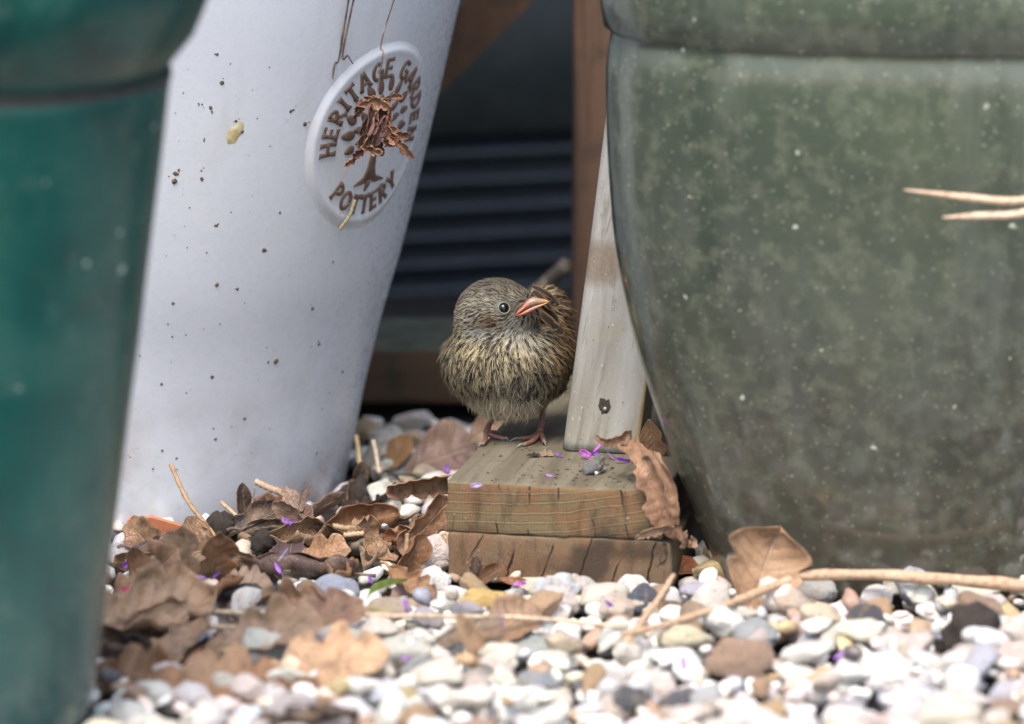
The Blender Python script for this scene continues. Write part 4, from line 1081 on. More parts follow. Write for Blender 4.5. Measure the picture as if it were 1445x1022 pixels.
# ------------------------------------------------------------------ leaves
def leaf_mesh(L, W, lobes=4, depth=.35, curl=0., cup=0., twist=0., crumple=.05, edge=0., seed=0, nu=44, nv=14, stalk=.16):
    rr = random.Random(seed); ph = rr.uniform(-.4, .4); V, UV, F = [], [], []
    for i in range(nu + 1):
        t = i / nu
        env = (math.sin(math.pi * min(.999, t ** 1.18 * .985 + .012)) ** .72) * W
        for j in range(nv + 1):
            v = j / nv * 2 - 1; sd = .35 if v > 0 else 0
            lob = 1 - depth * (0.5 + .5 * math.cos(2 * math.pi * (lobes * t + sd * .25) + ph)) ** 3 if lobes else 1
            w_ = env * lob * (1 + .10 * mnoise.noise(Vector((t * 7, v * .7, seed)))); y = v * w_; x = L * (t - .5) + abs(y) * .38 * (1 - t * .6)
            z = crumple * W * 2 * (mnoise.noise(Vector((x * 42, y * 42, seed * 1.7))) + .5 * mnoise.noise(Vector((x * 110, y * 110, seed)))) 
            z += edge * W * abs(v) ** 2.5 * (1 + .5 * mnoise.noise(Vector((t * 5, v, seed + 9)))) - W * .035 * math.exp(-(v / .08) ** 2)
            z += min(.0004, L * .0045) * math.cos(2 * math.pi * (t * 7.5 - abs(v) * 1.3)) * (1 - abs(v) * .4)
            if cup:
                a = cup * y / W; y, z = math.sin(a) * (W / cup - z), (1 - math.cos(a)) * W / cup + z * math.cos(a)
            if twist:
                a = twist * (t - .5); y, z = y * math.cos(a) - z * math.sin(a), y * math.sin(a) + z * math.cos(a)
            if curl:
                a = curl * (x / L); Rr = L / curl; x, z = math.sin(a) * (Rr - z), Rr - math.cos(a) * (Rr - z)
            V.append(Vector((x, y, z))); UV.append((t, v * .5 + .5))
    for i in range(nu):
        for j in range(nv): k = i * (nv + 1) + j; F.append((k, k + 1, k + nv + 2, k + nv + 1))
    return V, F, UV
def basis(xd, nr):
    x = Vector(xd).normalized(); z = Vector(nr); z = (z - x * z.dot(x)).normalized(); y = z.cross(x)
    return Matrix((x, y, z)).transposed().to_4x4()
leaf_n = [0]
def leaf(px, py, zc, L, W, xd, nr, col, label, y=None, group=None, name='oak_leaf', stalk=.18, **kw):
    leaf_n[0] += 1; kw.setdefault('seed', leaf_n[0] * 3.3)
    if kw.get('lobes', 0) >= 3: kw['depth'] = min(.72, kw.get('depth', .35) * 1.15)
    tn = 1 + .28 * math.sin(leaf_n[0] * 2.4); wm = 1 + .08 * math.sin(leaf_n[0] * 5.1); col = (col[0] * tn * wm, col[1] * tn, col[2] * tn / wm)
    V, F, UV = leaf_mesh(L, W, **kw)
    p = P(px, py, z=zc) if y is None else P(px, py, y=y)
    o = obj(name, V, F, M['leaf'], None, True, UV); o.matrix_world = Matrix.Translation(p) @ basis(xd, nr); o.color = col + (1,)
    sm = o.modifiers.new('thickness', 'SOLIDIFY'); sm.thickness = .00045; sm.offset = 0
    tag(o, label, 'leaf', group)
    if stalk:
        b = V[7]; d = (V[7] - V[15 * 4 + 7]).normalized(); q = spline([b - d * .003, b + d * stalk * L * .5 + Vector((0, .001, .001)), b + d * stalk * L], 8)
        v, f = tube(q, [.0011] * 6 + [.0012, .0013, .0015], 7); so = obj('stalk', v, f, M['stem'], None); so.parent = o; so.color = tuple(c * 1.1 for c in col) + (1,)
    return o
TAN, MID, MAU, DRK, PAL_, RED = (.37, .20, .10), (.23, .112, .05), (.15, .08, .062), (.026, .014, .012), (.54, .345, .205), (.28, .105, .042)
CAMF = (0, -.92, .4)
# around the foot of the white pot
def path_leaf(path, widths, side, col, label, cup=.8, crumple=.002, torn=.35, seed=1, rnd=False, parent=None, name='oak_leaf'):
    """a leaf grown along a crooked midrib; path in pixels with depth, widths in pixels (left, right)"""
    pts = [P(a, b, y=c) for a, b, c in path]; n = 44; q = spline(pts, n); nv = 12; V, UV, F = [], [], []
    wl = np.interp(np.linspace(0, 1, n + 1), np.linspace(0, 1, len(widths)), [w[0] for w in widths]) / 2090; wr_ = np.interp(np.linspace(0, 1, n + 1), np.linspace(0, 1, len(widths)), [w[1] for w in widths]) / 2090
    for i, p in enumerate(q):
        d = (q[min(i + 1, n)] - q[max(i - 1, 0)]).normalized(); sv = Vector(side); sv = (sv - d * sv.dot(d)).normalized(); nr = d.cross(sv)
        if nr.y > 0: nr = -nr
        for j in range(nv + 1):
            v = j / nv * 2 - 1; w_ = wl[i] if v < 0 else wr_[i]
            w_ *= 1 + torn * mnoise.noise(Vector((i * .22, (1 if v > 0 else -1) * 3.3, seed))) + .5 * torn * mnoise.noise(Vector((i * .55, (1 if v > 0 else -1) * 5.3, seed)))
            if rnd and i / n > .62: w_ *= max(.02, 1 - ((i / n - .62) / .38) ** 2) ** .5
            x = v * w_; ac = max(abs(cup), .01); ang = ac * v * (1 + .6 * mnoise.noise(Vector((i * .12, 0, seed + 4))))
            X = p + sv * (math.sin(ang) / ac * w_) + nr * ((1 - math.cos(ang)) / ac * w_) * (1 if cup > 0 else -1)
            X += nr * crumple * (mnoise.noise(Vector((X.x * 70, X.z * 70, seed))) + .6 * mnoise.noise(Vector((X.x * 180, X.z * 180, seed))))
            V.append(X); UV.append((i / n, v * .5 + .5))
    for i in range(n):
        for j in range(nv): k = i * (nv + 1) + j; F.append((k, k + 1, k + nv + 2, k + nv + 1))
    o = obj(name, V, F, M['leaf'], parent, True, UV); o.color = col + (1,); o.modifiers.new('thickness', 'SOLIDIFY').thickness = .0005
    if parent is None: tag(o, label, 'leaf')
    return o
def rib(px0, py0, px1, py1, px2, py2, y0, y1): return [(px0, py0, y0), ((px0 + px1) / 2, (py0 + py1) / 2, (y0 * 2 + y1) / 3), (px1, py1, (y0 + y1) / 2), ((px1 + px2) / 2, (py1 + py2) / 2, (y0 + y1 * 2) / 3), (px2, py2, y1)]
L1 = path_leaf([(160, 792, -.085), (200, 796, -.08), (245, 796, -.078), (290, 800, -.078), (335, 806, -.08)], [(8, 10), (16, 22), (20, 22), (18, 22), (4, 6)], (.1, -.3, 1), (.30, .165, .082), 'big brown oak leaf with two round upright lobes before the terracotta shard', .3, .003, .3, 31)
path_leaf(rib(236, 800, 208, 768, 180, 736, -.078, -.05), [(16, 18), (25, 27), (27, 30), (26, 30), (26, 30)], (.75, -.2, .6), (.31, .165, .08), '', .55, .0028, .12, 33, parent=L1, rnd=True, name='leaf_lobe')
path_leaf(rib(300, 804, 282, 768, 262, 730, -.078, -.05), [(14, 14), (20, 22), (22, 25), (22, 24), (20, 22)], (.85, -.2, .45), (.29, .15, .07), '', -.5, .0028, .12, 35, parent=L1, rnd=True, name='leaf_lobe')
path_leaf(rib(262, 802, 285, 812, 312, 824, -.082, -.092), [(10, 10), (17, 17), (20, 20), (20, 20), (18, 18)], (.3, -.3, .9), (.40, .235, .13), '', .4, .004, .25, 36, parent=L1, rnd=True, name='leaf_lobe')
L2 = path_leaf([(444, 778, -.058), (432, 752, -.05), (422, 728, -.04), (412, 706, -.03), (400, 690, -.022)], [(8, 8), (18, 18), (22, 22), (16, 14), (4, 4)], (.9, -.2, .2), (.20, .118, .09), 'mauve brown lobed oak leaf leaning on the white pot foot', .5, .0025, .25, 41)
path_leaf(rib(432, 732, 458, 714, 490, 698, -.042, -.03), [(6, 6), (13, 13), (16, 15), (16, 15), (13, 13)], (.3, -.3, .9), (.24, .145, .105), '', -.5, .0015, .1, 43, parent=L2, rnd=True, name='leaf_lobe')
path_leaf(rib(436, 748, 460, 752, 482, 762, -.052, -.052), [(8, 8), (17, 15), (19, 17), (19, 18), (16, 16)], (.1, -.4, .9), (.19, .11, .088), '', .35, .0015, .15, 44, parent=L2, rnd=True, name='leaf_lobe')
path_leaf(rib(428, 738, 404, 722, 384, 712, -.046, -.04), [(7, 7), (14, 14), (16, 16), (16, 16), (13, 13)], (.3, -.3, .9), (.21, .12, .09), '', .6, .0015, .15, 45, parent=L2, rnd=True, name='leaf_lobe')
path_leaf(rib(424, 722, 430, 700, 437, 684, -.04, -.028), [(3, 3), (5, 5), (6, 6), (5, 5), (2, 2)], (.9, -.3, .2), (.13, .075, .06), '', .8, .001, .2, 46, parent=L2, rnd=True, name='leaf_lobe')
path_leaf(rib(404, 806, 408, 790, 412, 767, -.088, -.07), [(22, 22), (25, 25), (26, 26), (25, 24), (22, 20)], (1, -.15, .05), (.105, .058, .062), 'dark purple brown leaf standing upright with a violet petal', .7, .002, .1, 51)
path_leaf([(560, 790, -.088), (540, 782, -.082), (528, 765, -.08), (524, 745, -.08), (512, 734, -.082), (502, 742, -.09)], [(8, 6), (16, 12), (20, 14), (16, 14), (12, 12), (6, 6)], (.9, .35, .3), (.38, .215, .12), 'tan leaf rolled into a spiral scroll between pot and block', 1.0, .0025, .25, 53)
path_leaf(rib(560, 772, 595, 748, 632, 708, -.08, -.05), [(16, 14), (26, 20), (30, 26), (32, 26), (22, 18)], (-.35, -.35, .85), (.40, .225, .125), 'large tan leaf propped against the block side', .55, .003, .2, 55)
path_leaf([(548, 690, -.03), (570, 684, -.02), (600, 680, -.01), (632, 676, 0)], [(16, 14), (22, 16), (26, 18), (22, 20)], (.05, -.5, .85), (.37, .20, .115), 'tan curled leaf with a rolled edge against the block corner', 1.1, .004, .3, 57)
path_leaf(rib(582, 785, 612, 787, 656, 798, -.085, -.096), [(26, 24), (27, 24), (24, 20), (16, 13), (4, 4)], (.1, -.5, .9), (.36, .22, .13), 'cone shaped curled brown leaf by the lower board', 1.2, .001, .08, 59)
path_leaf([(284, 745, -.09), (310, 772, -.10), (345, 790, -.112), (385, 812, -.12), (432, 838, -.13)], [(5, 6), (12, 18), (16, 24), (18, 24), (5, 7)], (.45, -.5, .7), (.40, .24, .14), 'long tan crinkled oak leaf slanting down to the dark purple leaf', .9, .006, .6, 61)
leaf(232, 773, .021, .046, .010, (1, -.1, .12), (.1, -.6, .8), MAU, 'narrow mauve brown curled leaf across the lobed oak leaf', lobes=0, cup=1.9, crumple=.1, curl=.5)
leaf(425, 757, .014, .040, .018, (.95, -.2, .2), (0, -.7, .75), TAN, 'crumpled tan leaf behind the dark purple leaf', lobes=2, depth=.3, cup=1.2, crumple=.16, edge=.5, stalk=0)
leaf(450, 786, .010, .046, .017, (.9, -.3, .3), (.1, -.6, .8), TAN, 'pale tan leaf piece right of the dark purple leaf', lobes=3, depth=.3, cup=1.0, crumple=.15, stalk=0)
leaf(576, 789, .012, .040, .016, (.5, .1, .8), (.55, -.75, .3), MID, 'folded brown leaf behind the upright straw', lobes=2, depth=.3, cup=1.9, crumple=.06)
leaf(692, 812, .011, .022, .0085, (.8, -.1, .5), (0, -.8, .6), MID, 'little curled brown leaf at the foot of the block end', lobes=0, cup=1.6, crumple=.1, stalk=0)
leaf(728, 826, .008, .024, .007, (.9, -.2, -.3), (0, -.5, .85), RED, 'small reddish leaf scrap with a magenta petal below the block', lobes=0, cup=1.5, crumple=.1, stalk=0)
leaf(671, 800, .012, .016, .006, (.1, 0, 1), (.1, -.9, .3), DRK, 'dark shrivelled scrap upright against the lower board', lobes=3, depth=.4, cup=2, crumple=.3, stalk=0)
leaf(345, 716, .016, .034, .0075, (-.1, .1, 1), (.2, -.95, .1), DRK, 'dark pointed leaf standing against the white pot', lobes=0, cup=1.2, crumple=.08, stalk=0)
leaf(370, 724, .014, .022, .005, (.1, .1, 1), (-.2, -.95, .1), DRK, 'small dark pointed leaf beside the taller one', lobes=0, cup=1.2, crumple=.08, stalk=0)
leaf(352, 740, .014, .060, .014, (.88, 0, .42), (-.2, -.6, .75), DRK, 'very dark curled leaf in front of the white pot', lobes=2, depth=.3, cup=1.5, crumple=.08, stalk=0)
leaf(378, 745, .014, .04, .012, (.9, -.1, .1), (0, -.7, .7), (.07, .042, .034), 'dark rolled leaf below the mauve lobed leaf', lobes=0, cup=2.4, crumple=.1, stalk=.2)
leaf(385, 722, .012, .05, .016, (.95, .05, -.1), (0, -.75, .65), RED, 'reddish leaf half hidden behind the dark leaves', lobes=2, depth=.3, cup=.8, crumple=.08, stalk=0)
# draped beside the block
fy = P(915, 688, z=BLK_H).y - .006                 # just clear of the block end
hl_ = path_leaf([(866, 622, fy + .035), (885, 630, fy + .02), (905, 645, fy + .006), (922, 668, fy - .004), (936, 700, fy - .006), (947, 730, fy - .006), (958, 757, fy - .004)],
          [(4, 6), (14, 18), (18, 16), (22, 18), (30, 16), (26, 14), (8, 6)], (1, -.15, .25), (.38, .21, .12), 'crinkled brown leaf draped over the block end beside the olive pot', .75, .0035, .5, 3)
path_leaf([(892, 612, fy + .03), (868, 620, fy + .024), (852, 622, fy + .02), (840, 614, fy + .018)], [(14, 10), (10, 8), (5, 5), (2, 2)], (.3, -.2, 1), (.36, .20, .12), '', 1.2, .003, .5, 8, parent=hl_, name='leaf_lobe')
path_leaf([(905, 640, fy + .004), (925, 648, fy - .008), (944, 678, fy - .012), (952, 712, fy - .012), (956, 742, fy - .008)], [(4, 5), (8, 8), (10, 9), (12, 10), (5, 5)], (1, -.3, .3), (.33, .18, .10), '', 1.3, .002, .3, 12, parent=hl_, name='leaf_lobe')
path_leaf([(950, 745, fy - .006), (930, 746, fy - .010), (912, 752, fy - .012), (896, 762, fy - .010)], [(6, 6), (9, 8), (8, 7), (2, 2)], (.2, -.3, 1), (.42, .25, .15), '', 1.2, .002, .6, 17, parent=hl_, name='leaf_lobe')
path_leaf([(955, 745, fy - .006), (964, 758, fy - .01), (972, 768, fy - .01), (984, 766, fy - .01)], [(5, 5), (9, 9), (11, 10), (6, 6)], (1, -.3, -.4), (.40, .24, .15), '', 1.0, .003, .6, 21, parent=hl_, name='leaf_lobe')
path_leaf([(938, 765, fy - .004), (936, 785, fy - .004), (926, 800, fy - .004)], [(3, 3), (6, 6), (1, 1)], (1, -.2, .2), (.10, .06, .04), '', .8, .002, .5, 25, parent=hl_, name='leaf_lobe')
leaf(921, 622, BLK_H, .03, .011, (.2, .1, -1), (-.2, -.95, .1), MID, 'brown leaf wedged between the post and the olive pot', y=pl.y - .012, lobes=2, depth=.3, cup=.9, crumple=.1, stalk=0)
leaf(948, 806, .006, .04, .012, (.95, -.2, .15), (0, -.4, .9), RED, 'reddish leaf lying under the block corner', lobes=2, cup=.8, crumple=.08, stalk=0)
leaf(1077, 806, .031, .062, .033, (.35, .15, .92), (.0, -.93, .36), PAL_, 'broad pale tan leaf standing against the olive pot', lobes=2, depth=.3, cup=.45, crumple=.05, edge=.2, curl=.4, stalk=.1)
# foreground, out of focus
leaf(215, 868, .016, .085, .036, (.9, .35, .15), (.25, -.45, .9), PAL_, 'large tan leaf in front of the lobed oak leaf', lobes=3, depth=.35, cup=.7, crumple=.1, edge=.3)
leaf(372, 900, .014, .080, .026, (.93, -.1, .25), (.1, -.5, .85), (.40, .24, .14), 'brown leaf arched over a white pebble', lobes=4, depth=.3, cup=1.2, crumple=.1)
leaf(455, 884, .014, .062, .022, (.75, .3, .45), (-.3, -.75, .6), (.33, .16, .09), 'orange brown leaf tilted over the gravel edge', lobes=3, depth=.4, cup=.8, crumple=.06)
leaf(440, 945, .014, .10, .030, (.85, -.2, .25), (-.1, -.5, .85), PAL_, 'pale buff leaf lying at the front of the gravel', lobes=4, depth=.3, cup=.6, crumple=.08)
leaf(300, 965, .010, .09, .03, (.9, .1, 0), (0, -.4, .9), TAN, 'flat tan leaf at the front of the leaf litter', lobes=4, depth=.35, cup=.5, crumple=.08)
leaf(718, 886, .013, .046, .020, (.7, .3, .4), (-.2, -.7, .7), (.32, .19, .11), 'brown curled leaf lying alone in the white gravel', lobes=0, cup=1.0, crumple=.1)
leaf(668, 912, .013, .045, .008, (-.4, .1, .8), (.3, -.9, .2), (.40, .24, .13), 'narrow orange leaf standing in the gravel', lobes=0, cup=1.2, crumple=.1)
leaf(650, 898, .012, .06, .008, (.9, .2, .35), (0, -.6, .8), (.36, .24, .15), 'thin dry leaf strip slanting in the gravel', lobes=0, cup=1.2, crumple=.1)
leaf(300, 800, .018, .055, .018, (.2, -.3, .9), (.3, -.8, .4), MID, 'brown leaf with pointed lobes at the heart of the litter', lobes=3, depth=.5, cup=1.2, crumple=.1)
leaf(205, 815, .014, .06, .022, (.7, -.1, .6), (.1, -.8, .6), MID, 'dull brown leaf in front of the narrow mauve leaf', lobes=3, depth=.5, cup=1.0, crumple=.1)
leaf(252, 806, .018, .06, .02, (.1, .1, .95), (-.2, -.9, .3), (.22, .135, .08), 'upright brown leaf with a split tip in the litter', lobes=3, depth=.55, cup=.9, crumple=.08)
leaf(332, 838, .010, .05, .02, (.9, -.1, .25), (0, -.6, .8), (.26, .16, .10), 'toothed brown leaf beside the black and grey pebble', lobes=6, depth=.2, cup=.4, crumple=.06)
path_leaf(rib(140, 915, 205, 876, 285, 846, -.30, -.235), [(20, 20), (34, 34), (40, 38), (34, 34), (16, 16)], (.35, -.2, .9), (.48, .29, .17), 'warm tan folded leaf leaning towards the teal pot', .7, .005, .3, 71)
path_leaf(rib(232, 965, 258, 915, 290, 868, -.36, -.29), [(22, 18), (32, 28), (36, 32), (30, 28), (10, 10)], (.9, -.35, .35), (.44, .26, .15), 'warm brown leaf cupped upright at the front of the litter', .95, .004, .25, 73)
path_leaf(rib(395, 985, 450, 952, 530, 940, -.40, -.36), [(18, 18), (30, 28), (34, 30), (26, 24), (6, 6)], (.2, -.55, .8), (.55, .37, .235), 'buff leaf arched over the front gravel', .8, .004, .3, 75)
path_leaf(rib(140, 985, 190, 950, 225, 935, -.40, -.35), [(18, 18), (28, 26), (30, 28), (24, 20), (6, 6)], (.4, -.4, .8), (.42, .25, .15), 'brown leaf beside the foot of the teal pot', .8, .004, .3, 77)
path_leaf(rib(330, 935, 385, 905, 455, 868, -.32, -.26), [(8, 8), (20, 24), (26, 28), (22, 22), (5, 5)], (-.3, -.45, .85), (.40, .22, .12), 'brown leaf bridging litter and pale gravel', .9, .004, .3, 79)
# behind the bird
leaf(690, 604, .018, .036, .014, (.8, .1, .5), (0, -.9, .4), (.35, .2, .12), 'blurred tan leaf behind the bird foot', y=.15, lobes=0, cup=.6, crumple=.06, stalk=0)
leaf(622, 646, .018, .055, .026, (.9, .1, .3), (-.1, -.75, .6), (.20, .12, .10), 'blurred reddish brown leaf in the gravel behind the block', lobes=0, cup=.5, crumple=.08, stalk=0)
leaf(562, 640, .016, .03, .01, (.5, .1, .8), (-.1, -.75, .6), (.33, .19, .08), 'small blurred orange leaf beside the white pot', lobes=0, cup=.5, crumple=.08, stalk=0)
leaf(509, 676, .016, .026, .006, (.1, 0, 1), (0, -1, .1), DRK, 'small dark upright leaf scrap between pot and gravel', lobes=0, cup=.8, crumple=.08, stalk=0)
# nameless rest of the litter
for i in range(26):
    px = rng.uniform(90, 470) if i < 18 else rng.uniform(440, 630); py = rng.uniform(770, 1030) if i < 18 else rng.uniform(715, 830)
    q = P(px, py, z=.004)
    if blocked(q.x, q.y, .012): continue
    a = rng.uniform(0, 6.28); Lf = rng.uniform(.03, .075); lb = rng.choice([0, 3, 4]); cp = rng.uniform(.3, 1.9)
    fc = rng.choice([('tan', TAN), ('brown', MID), ('brown', MID), ('mauve', MAU), ('reddish', RED), ('pale buff', PAL_), ('blackish', DRK)])
    leaf(px, py, rng.uniform(.003, .010), Lf, Lf * rng.uniform(.26, .4), (math.cos(a), math.sin(a), rng.uniform(-.25, .25)), (rng.uniform(-.4, .4), rng.uniform(-.6, .1), .9), fc[1], fc[0] + ' ' + ('lobed' if lb else 'oval') + (' tightly curled' if cp > 1 else ' gently cupped') + ' leaf in the litter ' + ('near the teal pot' if px < 200 else 'before the lobed oak leaves' if px < 300 else 'between white pot and block' if py < 835 else 'at the gravel edge'),
         group='dead leaves of the litter', lobes=lb, depth=.45, cup=cp, crumple=rng.uniform(.08, .2), edge=rng.uniform(0, .5), curl=rng.uniform(-.6, .6), nu=30, nv=14)

# ------------------------------------------------------------------ stems and straws
def stem(pts, r0, r1, col, label, seed=0, amp=.0007, group=None):
    q = rough(spline(pts, 26), amp, 70, seed); v, f = tube(q, list(np.linspace(r0, r1, len(q)) * (1 + .12 * np.sin(np.arange(len(q)) * 1.7))), 9)
    o = tag(obj('straw', v, f, M['stem']), label, 'straw', group); o.color = col + (1,); return o
STR = (.44, .31, .18); PST = (.56, .43, .29)
stem([P(240, 655, y=.0), P(262, 700, y=-.012), P(290, 742, y=-.025), P(318, 775, y=-.04)], .0016, .0017, (.36, .23, .12), 'thin brown stem leaning up against the white pot', 1)
stem([P(312, 709, y=.0), P(345, 738, y=-.015)], .0015, .0013, STR, 'short straw poking out before the dark leaves', 2)
stem([P(360, 680, y=.005), P(385, 690, y=-.002), P(420, 705, y=-.015)], .0022, .0026, (.38, .26, .16), 'thick pale twig end above the mauve oak leaf', 3)
stem([P(434, 733, y=-.045), P(427, 768, y=-.048)], .0012, .0014, (.5, .38, .22), 'short upright straw in the tan crumpled leaf', 4)
stem([P(574, 752, y=-.075), P(573, 820, y=-.085)], .0017, .0019, (.30, .18, .09), 'upright brown straw in front of the folded leaf', 5)
stem([P(455, 809, z=.006), P(505, 812, z=.007)], .0016, .0013, (.4, .28, .15), 'short straw lying on the dark soil', 6)
stem([P(485, 756, z=.010), P(530, 752, z=.012)], .002, .002, (.45, .33, .2), 'straw end inside the scrolled leaf', 7)
stem([P(280, 864, z=.016), P(420, 866, z=.018), P(560, 869, z=.020), P(720, 871, z=.021), P(880, 884, z=.018)], .0019, .0013, PST, 'long pale straw lying across the gravel', 8)
stem([P(884, 906, z=.016), P(915, 865, z=.022), P(951, 812, z=.036)], .0028, .0016, (.46, .31, .19), 'pale twig pointing up from the gravel at the block corner', 9)
stem([P(880, 895, z=.02), P(960, 876, z=.021), P(1040, 848, z=.022), P(1110, 820, z=.026), P(1140, 812, z=.030), P(1250, 812, z=.030), P(1390, 822, z=.028), P(1480, 830, z=.024)], .0019, .0046, (.44, .29, .18), 'long tan stalk lying along the foot of the olive pot', 10, .0005)
stem([P(277, 884, z=.014), P(345, 886, z=.015)], .0017, .0015, PST, 'short pale straw among the foreground leaves', 11)
stem([P(527, 622, y=.14), P(536, 668, y=.11)], .0016, .0016, (.5, .42, .3), 'pale blurred straw upright beside the white pot', 12)
stem([P(503, 615, y=.14), P(509, 665, y=.12)], .0017, .0017, (.38, .28, .14), 'brown blurred straw touching the white pot edge', 13)
stem([P(560, 728, z=.008), P(500, 745, z=.008), P(470, 742, z=.010)], .0024, .002, (.33, .24, .13), 'olive brown stick lying behind the scrolled leaf', 14)
stem([P(625, 756, y=-.085), P(632, 768, y=-.09), P(633, 800, y=-.092)], .0022, .0012, (.42, .3, .17), 'crooked pale stalk at the block corner', 15)
stem([P(360, 690, z=.03), P(352, 735, z=.01)], .0006, .0006, (.2, .13, .09), 'fine dark stalk beside the pointed leaves', 16)
# green blade
q = spline([P(518, 845, z=.012), P(525, 832, z=.017), P(545, 823, z=.018), P(575, 818, z=.015)], 16); V, F = [], []
for i, p in enumerate(q):
    w_ = .0028 * math.sin(math.pi * (.12 + .8 * i / 16)); V += [p + Vector((0, .4, .9)) * w_, p + Vector((0, -.3, .2)) * .0006, p - Vector((0, .4, .9)) * w_]
F = [(i * 3 + j, i * 3 + j + 1, i * 3 + j + 4, i * 3 + j + 3) for i in range(16) for j in range(2)]
tag(obj('green_blade', V, F, m_plain('green_blade', (.14, .19, .035), .5, .3, 120)), 'arching green grass blade beside the gravel edge', 'grass blade')
# ------------------------------------------------------------------ petals
def petal(px, py, zc, L, a, col, label, group=None, y=None, W=.32, tilt=.5):
    p = P(px, py, z=zc) if y is None else P(px, py, y=y); V, F = [], []; nu = 8; L = L * .85; col = tuple(c * .85 for c in col)
    d = Vector((math.cos(a), 0, math.sin(a))); nr = Vector((0, -1, tilt)).normalized(); d = (d - nr * d.dot(nr)).normalized(); sd = nr.cross(d)
    for i in range(nu + 1):
        t = i / nu; w_ = L * W * .75 * (math.sin(math.pi * (t * .78 + .12)) ** .8) * .5
        for s in (-1, -.5, 0, .5, 1): V.append(p + d * (t - .5) * L + sd * s * w_ + nr * (.5 * w_ * s * s + .14 * L * math.sin(t * 3 + px) + .12 * L * mnoise.noise(Vector((t * 3, s * 1.5, px)))))
    F = [(i * 5 + j, i * 5 + j + 1, i * 5 + j + 6, i * 5 + j + 5) for i in range(nu) for j in range(4)]
    o = tag(obj('petal', V, F, M['petal']), label, 'petal', group); o.color = col + (1,)
    o.modifiers.new('thickness', 'SOLIDIFY').thickness = .0002
PUR, MAG, LIL = (.13, .022, .25), (.26, .025, .25), (.34, .25, .42)
petal(826, 640, BLK_H + .004, .0105, 2.6, MAG, 'magenta petal lying by the post foot, left of the grey pebble', W=.7)
petal(833, 646, BLK_H + .002, .0085, 3.2, MAG, 'small magenta petal tucked under its neighbour by the post')
petal(842, 634, BLK_H + .005, .0095, .9, (.5, .08, .5), 'slim magenta petal raised against the post')
petal(838, 640, BLK_H + .003, .0075, .2, PUR, 'violet petal between post and grey pebble', W=.6)
petal(878, 649, BLK_H + .002, .0125, 3.0, PUR, 'violet petal on the block beside the twisted leaf', W=.35)
petal(862, 644, BLK_H + .002, .010, 2.2, (.16, .05, .22), 'dark purple withered petal between pebble and leaf', W=.2)
petal(788, 642, BLK_H + .002, .008, 2.6, PUR, 'rolled violet petal left of the post foot', W=.3)
petal(775, 671, BLK_H + .001, .006, 2.8, (.3, .12, .35), 'tiny faded violet petal near the front edge of the block', W=.5)
petal(672, 685, .062, .010, .1, LIL, 'pale lilac petal stuck on the end grain', y=BL.y - .012, W=.5, tilt=.2)
petal(404, 736, .03, .010, 2.4, PUR, 'violet petal caught by the mauve oak leaf', W=.5)
petal(412, 737, .03, .007, .3, PUR, 'violet petal end beside the caught one', W=.4)
petal(392, 802, .022, .010, 2.0, (.38, .12, .6), 'violet petal on the dark purple leaf', y=P(412, 800, z=.013).y - .012, W=.45)
petal(399, 783, .03, .014, 1.0, LIL, 'thin lilac thread of a petal on the dark purple leaf', y=P(412, 800, z=.013).y - .012, W=.14)
petal(181, 795, .02, .012, .7, PUR, 'violet petal at the edge of the teal pot', W=.6)
petal(281, 814, .022, .010, 3.0, (.42, .16, .6), 'violet petal lying in the litter beneath a leaf')
petal(304, 812, .022, .009, .8, PUR, 'violet petal on the toothed litter leaf')
petal(180, 831, .018, .010, .2, (.45, .02, .06), 'crimson petal among the foreground leaves', W=.5)
petal(523, 818, .012, .008, 1.9, PUR, 'violet petal standing on dark soil by the green blade', W=.5)
petal(494, 803, .010, .011, .95, (.34, .05, .5), 'slim violet petal pointing up from the soil', W=.3)
petal(733, 824, .014, .010, .1, MAG, 'magenta petal under the block end', W=.5)
petal(631, 663, .035, .008, 1.8, PUR, 'blurred violet petal by the block corner', W=.8)
for px, py in [(487, 875), (572, 855), (573, 929), (707, 873), (860, 853), (1184, 925), (965, 937)]:
    petal(px, py, .018, rng.uniform(.007, .011), rng.uniform(0, 3), rng.choice([(.24, .10, .36), MAG, PUR]), 'small violet petal fallen among the white gravel', group='petals in the gravel', W=.45)
# crumbs on the block: withered scrap and white bit
leaf(768, 641, BLK_H + .0015, .014, .004, (1, .1, .05), (0, -.3, .95), (.30, .22, .15), 'small withered scrap on the block below the bird foot', lobes=3, depth=.5, cup=1.2, crumple=.3, stalk=0)
leaf(753, 643, BLK_H + .001, .010, .003, (1, .1, 0), (0, -.3, .95), DRK, 'dark crumb on the block beside the withered scrap', lobes=3, depth=.4, cup=.8, crumple=.4, stalk=0)
stem([P(841, 668, z=BLK_H + .0012), P(854, 661, z=BLK_H + .0014)], .0011, .0009, (.75, .73, .68), 'tiny white stalk beside the grey pebble', 21, .0003)
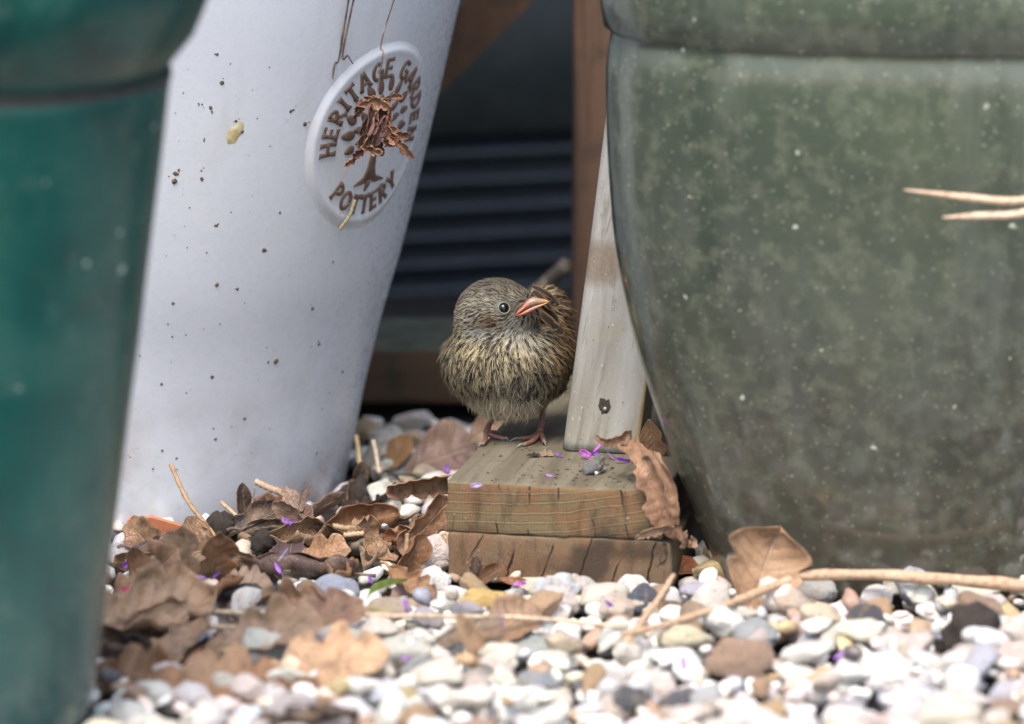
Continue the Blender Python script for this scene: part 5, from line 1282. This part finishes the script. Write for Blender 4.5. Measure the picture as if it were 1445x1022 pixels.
# ------------------------------------------------------------------ dried flower hanging before the emblem
hy = .012
hang = empty('dried_flower', P(540, 140, y=hy)); tag(hang, 'withered red brown flower head hanging on a thread before the pot emblem', 'dried flower')
top = wpos(MPHI - .06, ztop + .02, .03)
q = rough(spline([top, P(543, 40, y=hy + .004), P(541, 75, y=hy), P(535, 115, y=hy), P(530, 152, y=hy)], 30), .0006, 90, 3); v, f = tube(q, [.00055] * 31, 7)
so = obj('stalk', v, f, M['stem'], hang); so.color = (.10, .07, .055, 1)
RB, OR_ = (.15, .055, .045), (.36, .16, .085)
def scrap(x0, y0, x1, y1, wpx, col, cup=1.0, tw=.7, cr=.2, lobes=3, dd=0.):
    a, b = P(x0, y0, y=hy - dd), P(x1, y1, y=hy - dd - rng.uniform(-.006, .006)); d = b - a; L = d.length
    V, F, UV = leaf_mesh(L * 1.15, wpx * 1.55 / 2090 / 2, lobes=lobes, depth=.45, cup=cup, twist=tw, crumple=cr, edge=.4, seed=rng.uniform(0, 90), nu=24, nv=8)
    Mx = Matrix.Translation((a + b) / 2) @ basis(d, (rng.uniform(-.5, .5), -1, rng.uniform(-.4, .4)))
    o = obj('withered_petal', [Mx @ p for p in V], F, M['leaf'], hang, True, UV); o.color = col + (1,)
    o.modifiers.new('thickness', 'SOLIDIFY').thickness = .0004
for a in [(505, 150, 545, 142, 18, OR_), (508, 140, 505, 160, 14, RB), (515, 138, 550, 150, 16, OR_), (545, 140, 568, 136, 12, OR_, 1.2), (535, 140, 548, 170, 16, RB), (520, 150, 528, 195, 20, RB), (528, 160, 520, 210, 22, RB), (540, 165, 530, 205, 22, (.12, .045, .045)),
          (518, 175, 512, 215, 18, RB), (545, 180, 556, 205, 26, OR_), (538, 170, 560, 200, 22, OR_), (552, 192, 578, 190, 13, (.24, .10, .055), 1.0), (556, 196, 584, 220, 15, OR_, 1.0), (515, 205, 500, 222, 13, RB), (505, 218, 487, 234, 11, (.28, .12, .075)), (512, 208, 540, 212, 18, OR_),
          (520, 190, 540, 215, 20, RB), (548, 150, 548, 182, 12, OR_), (525, 160, 545, 190, 22, (.17, .065, .05)), (535, 205, 540, 218, 10, RB), (515, 165, 510, 200, 16, (.13, .05, .05)), (508, 152, 500, 166, 10, RB)]:
    scrap(*a[:6], cup=a[6] * .8 if len(a) > 6 else rng.uniform(.6, 1.5), dd=rng.uniform(-.004, .010))
stem([wpos(MPHI - .28, ztop + .02, .03), P(482, 60, y=.02), P(473, 90, y=.02), P(470, 112, y=.02)], .0008, .0005, (.11, .07, .05), 'thin dark stalk hanging over the white pot left of the emblem', 31)
stem([wpos(MPHI - .24, ztop + .02, .03), P(486, 60, y=.02), P(492, 78, y=.018), P(499, 90, y=.018)], .0008, .0005, (.11, .07, .05), 'short forked dark stalk hanging over the emblem edge', 32)
hh = hit_white(487, 300); nn_ = pot_normal(hh)
a, b = Vector(hit_white(493, 278)), Vector(hit_white(474, 322)); mid = (a + b) / 2
stem([a + nn_ * .0055, mid + nn_ * .0058 + Vector((.001, 0, 0)), b + nn_ * .0035], .0013, .0012, (.36, .29, .17), 'short straw stuck across the letters below the emblem tree', 33)
# two light slivers on the olive pot, shaped as added dry stalks
for i, (tx, ty, mx_, my, col) in enumerate([(1275, 268, 1420, 284, (.62, .42, .28)), (1330, 307, 1420, 304, (.66, .46, .32))]):
    yy = ocy - .185
    base = Vector((P(1640, 700, y=yy).x + .05 + .03 * i, yy - .02, .0)); pts = [base, base + Vector((-.005, 0, .13)), P(1600, 292 + 14 * i, y=yy), P(mx_, my, y=yy), P(tx, ty, y=yy)]
    q = spline(pts, 40); v, f = tube(q, list(np.interp(np.linspace(0, 1, 41), [0, .6, .85, 1], [.002, .0024, .0023, .0004])), 9)
    o = tag(obj('straw', v, f, M['stem']), ['upper of two pale dry stalks arching in front of the olive pot', 'lower of two pale dry stalks arching in front of the olive pot'][i], 'straw'); o.color = col + (1,)
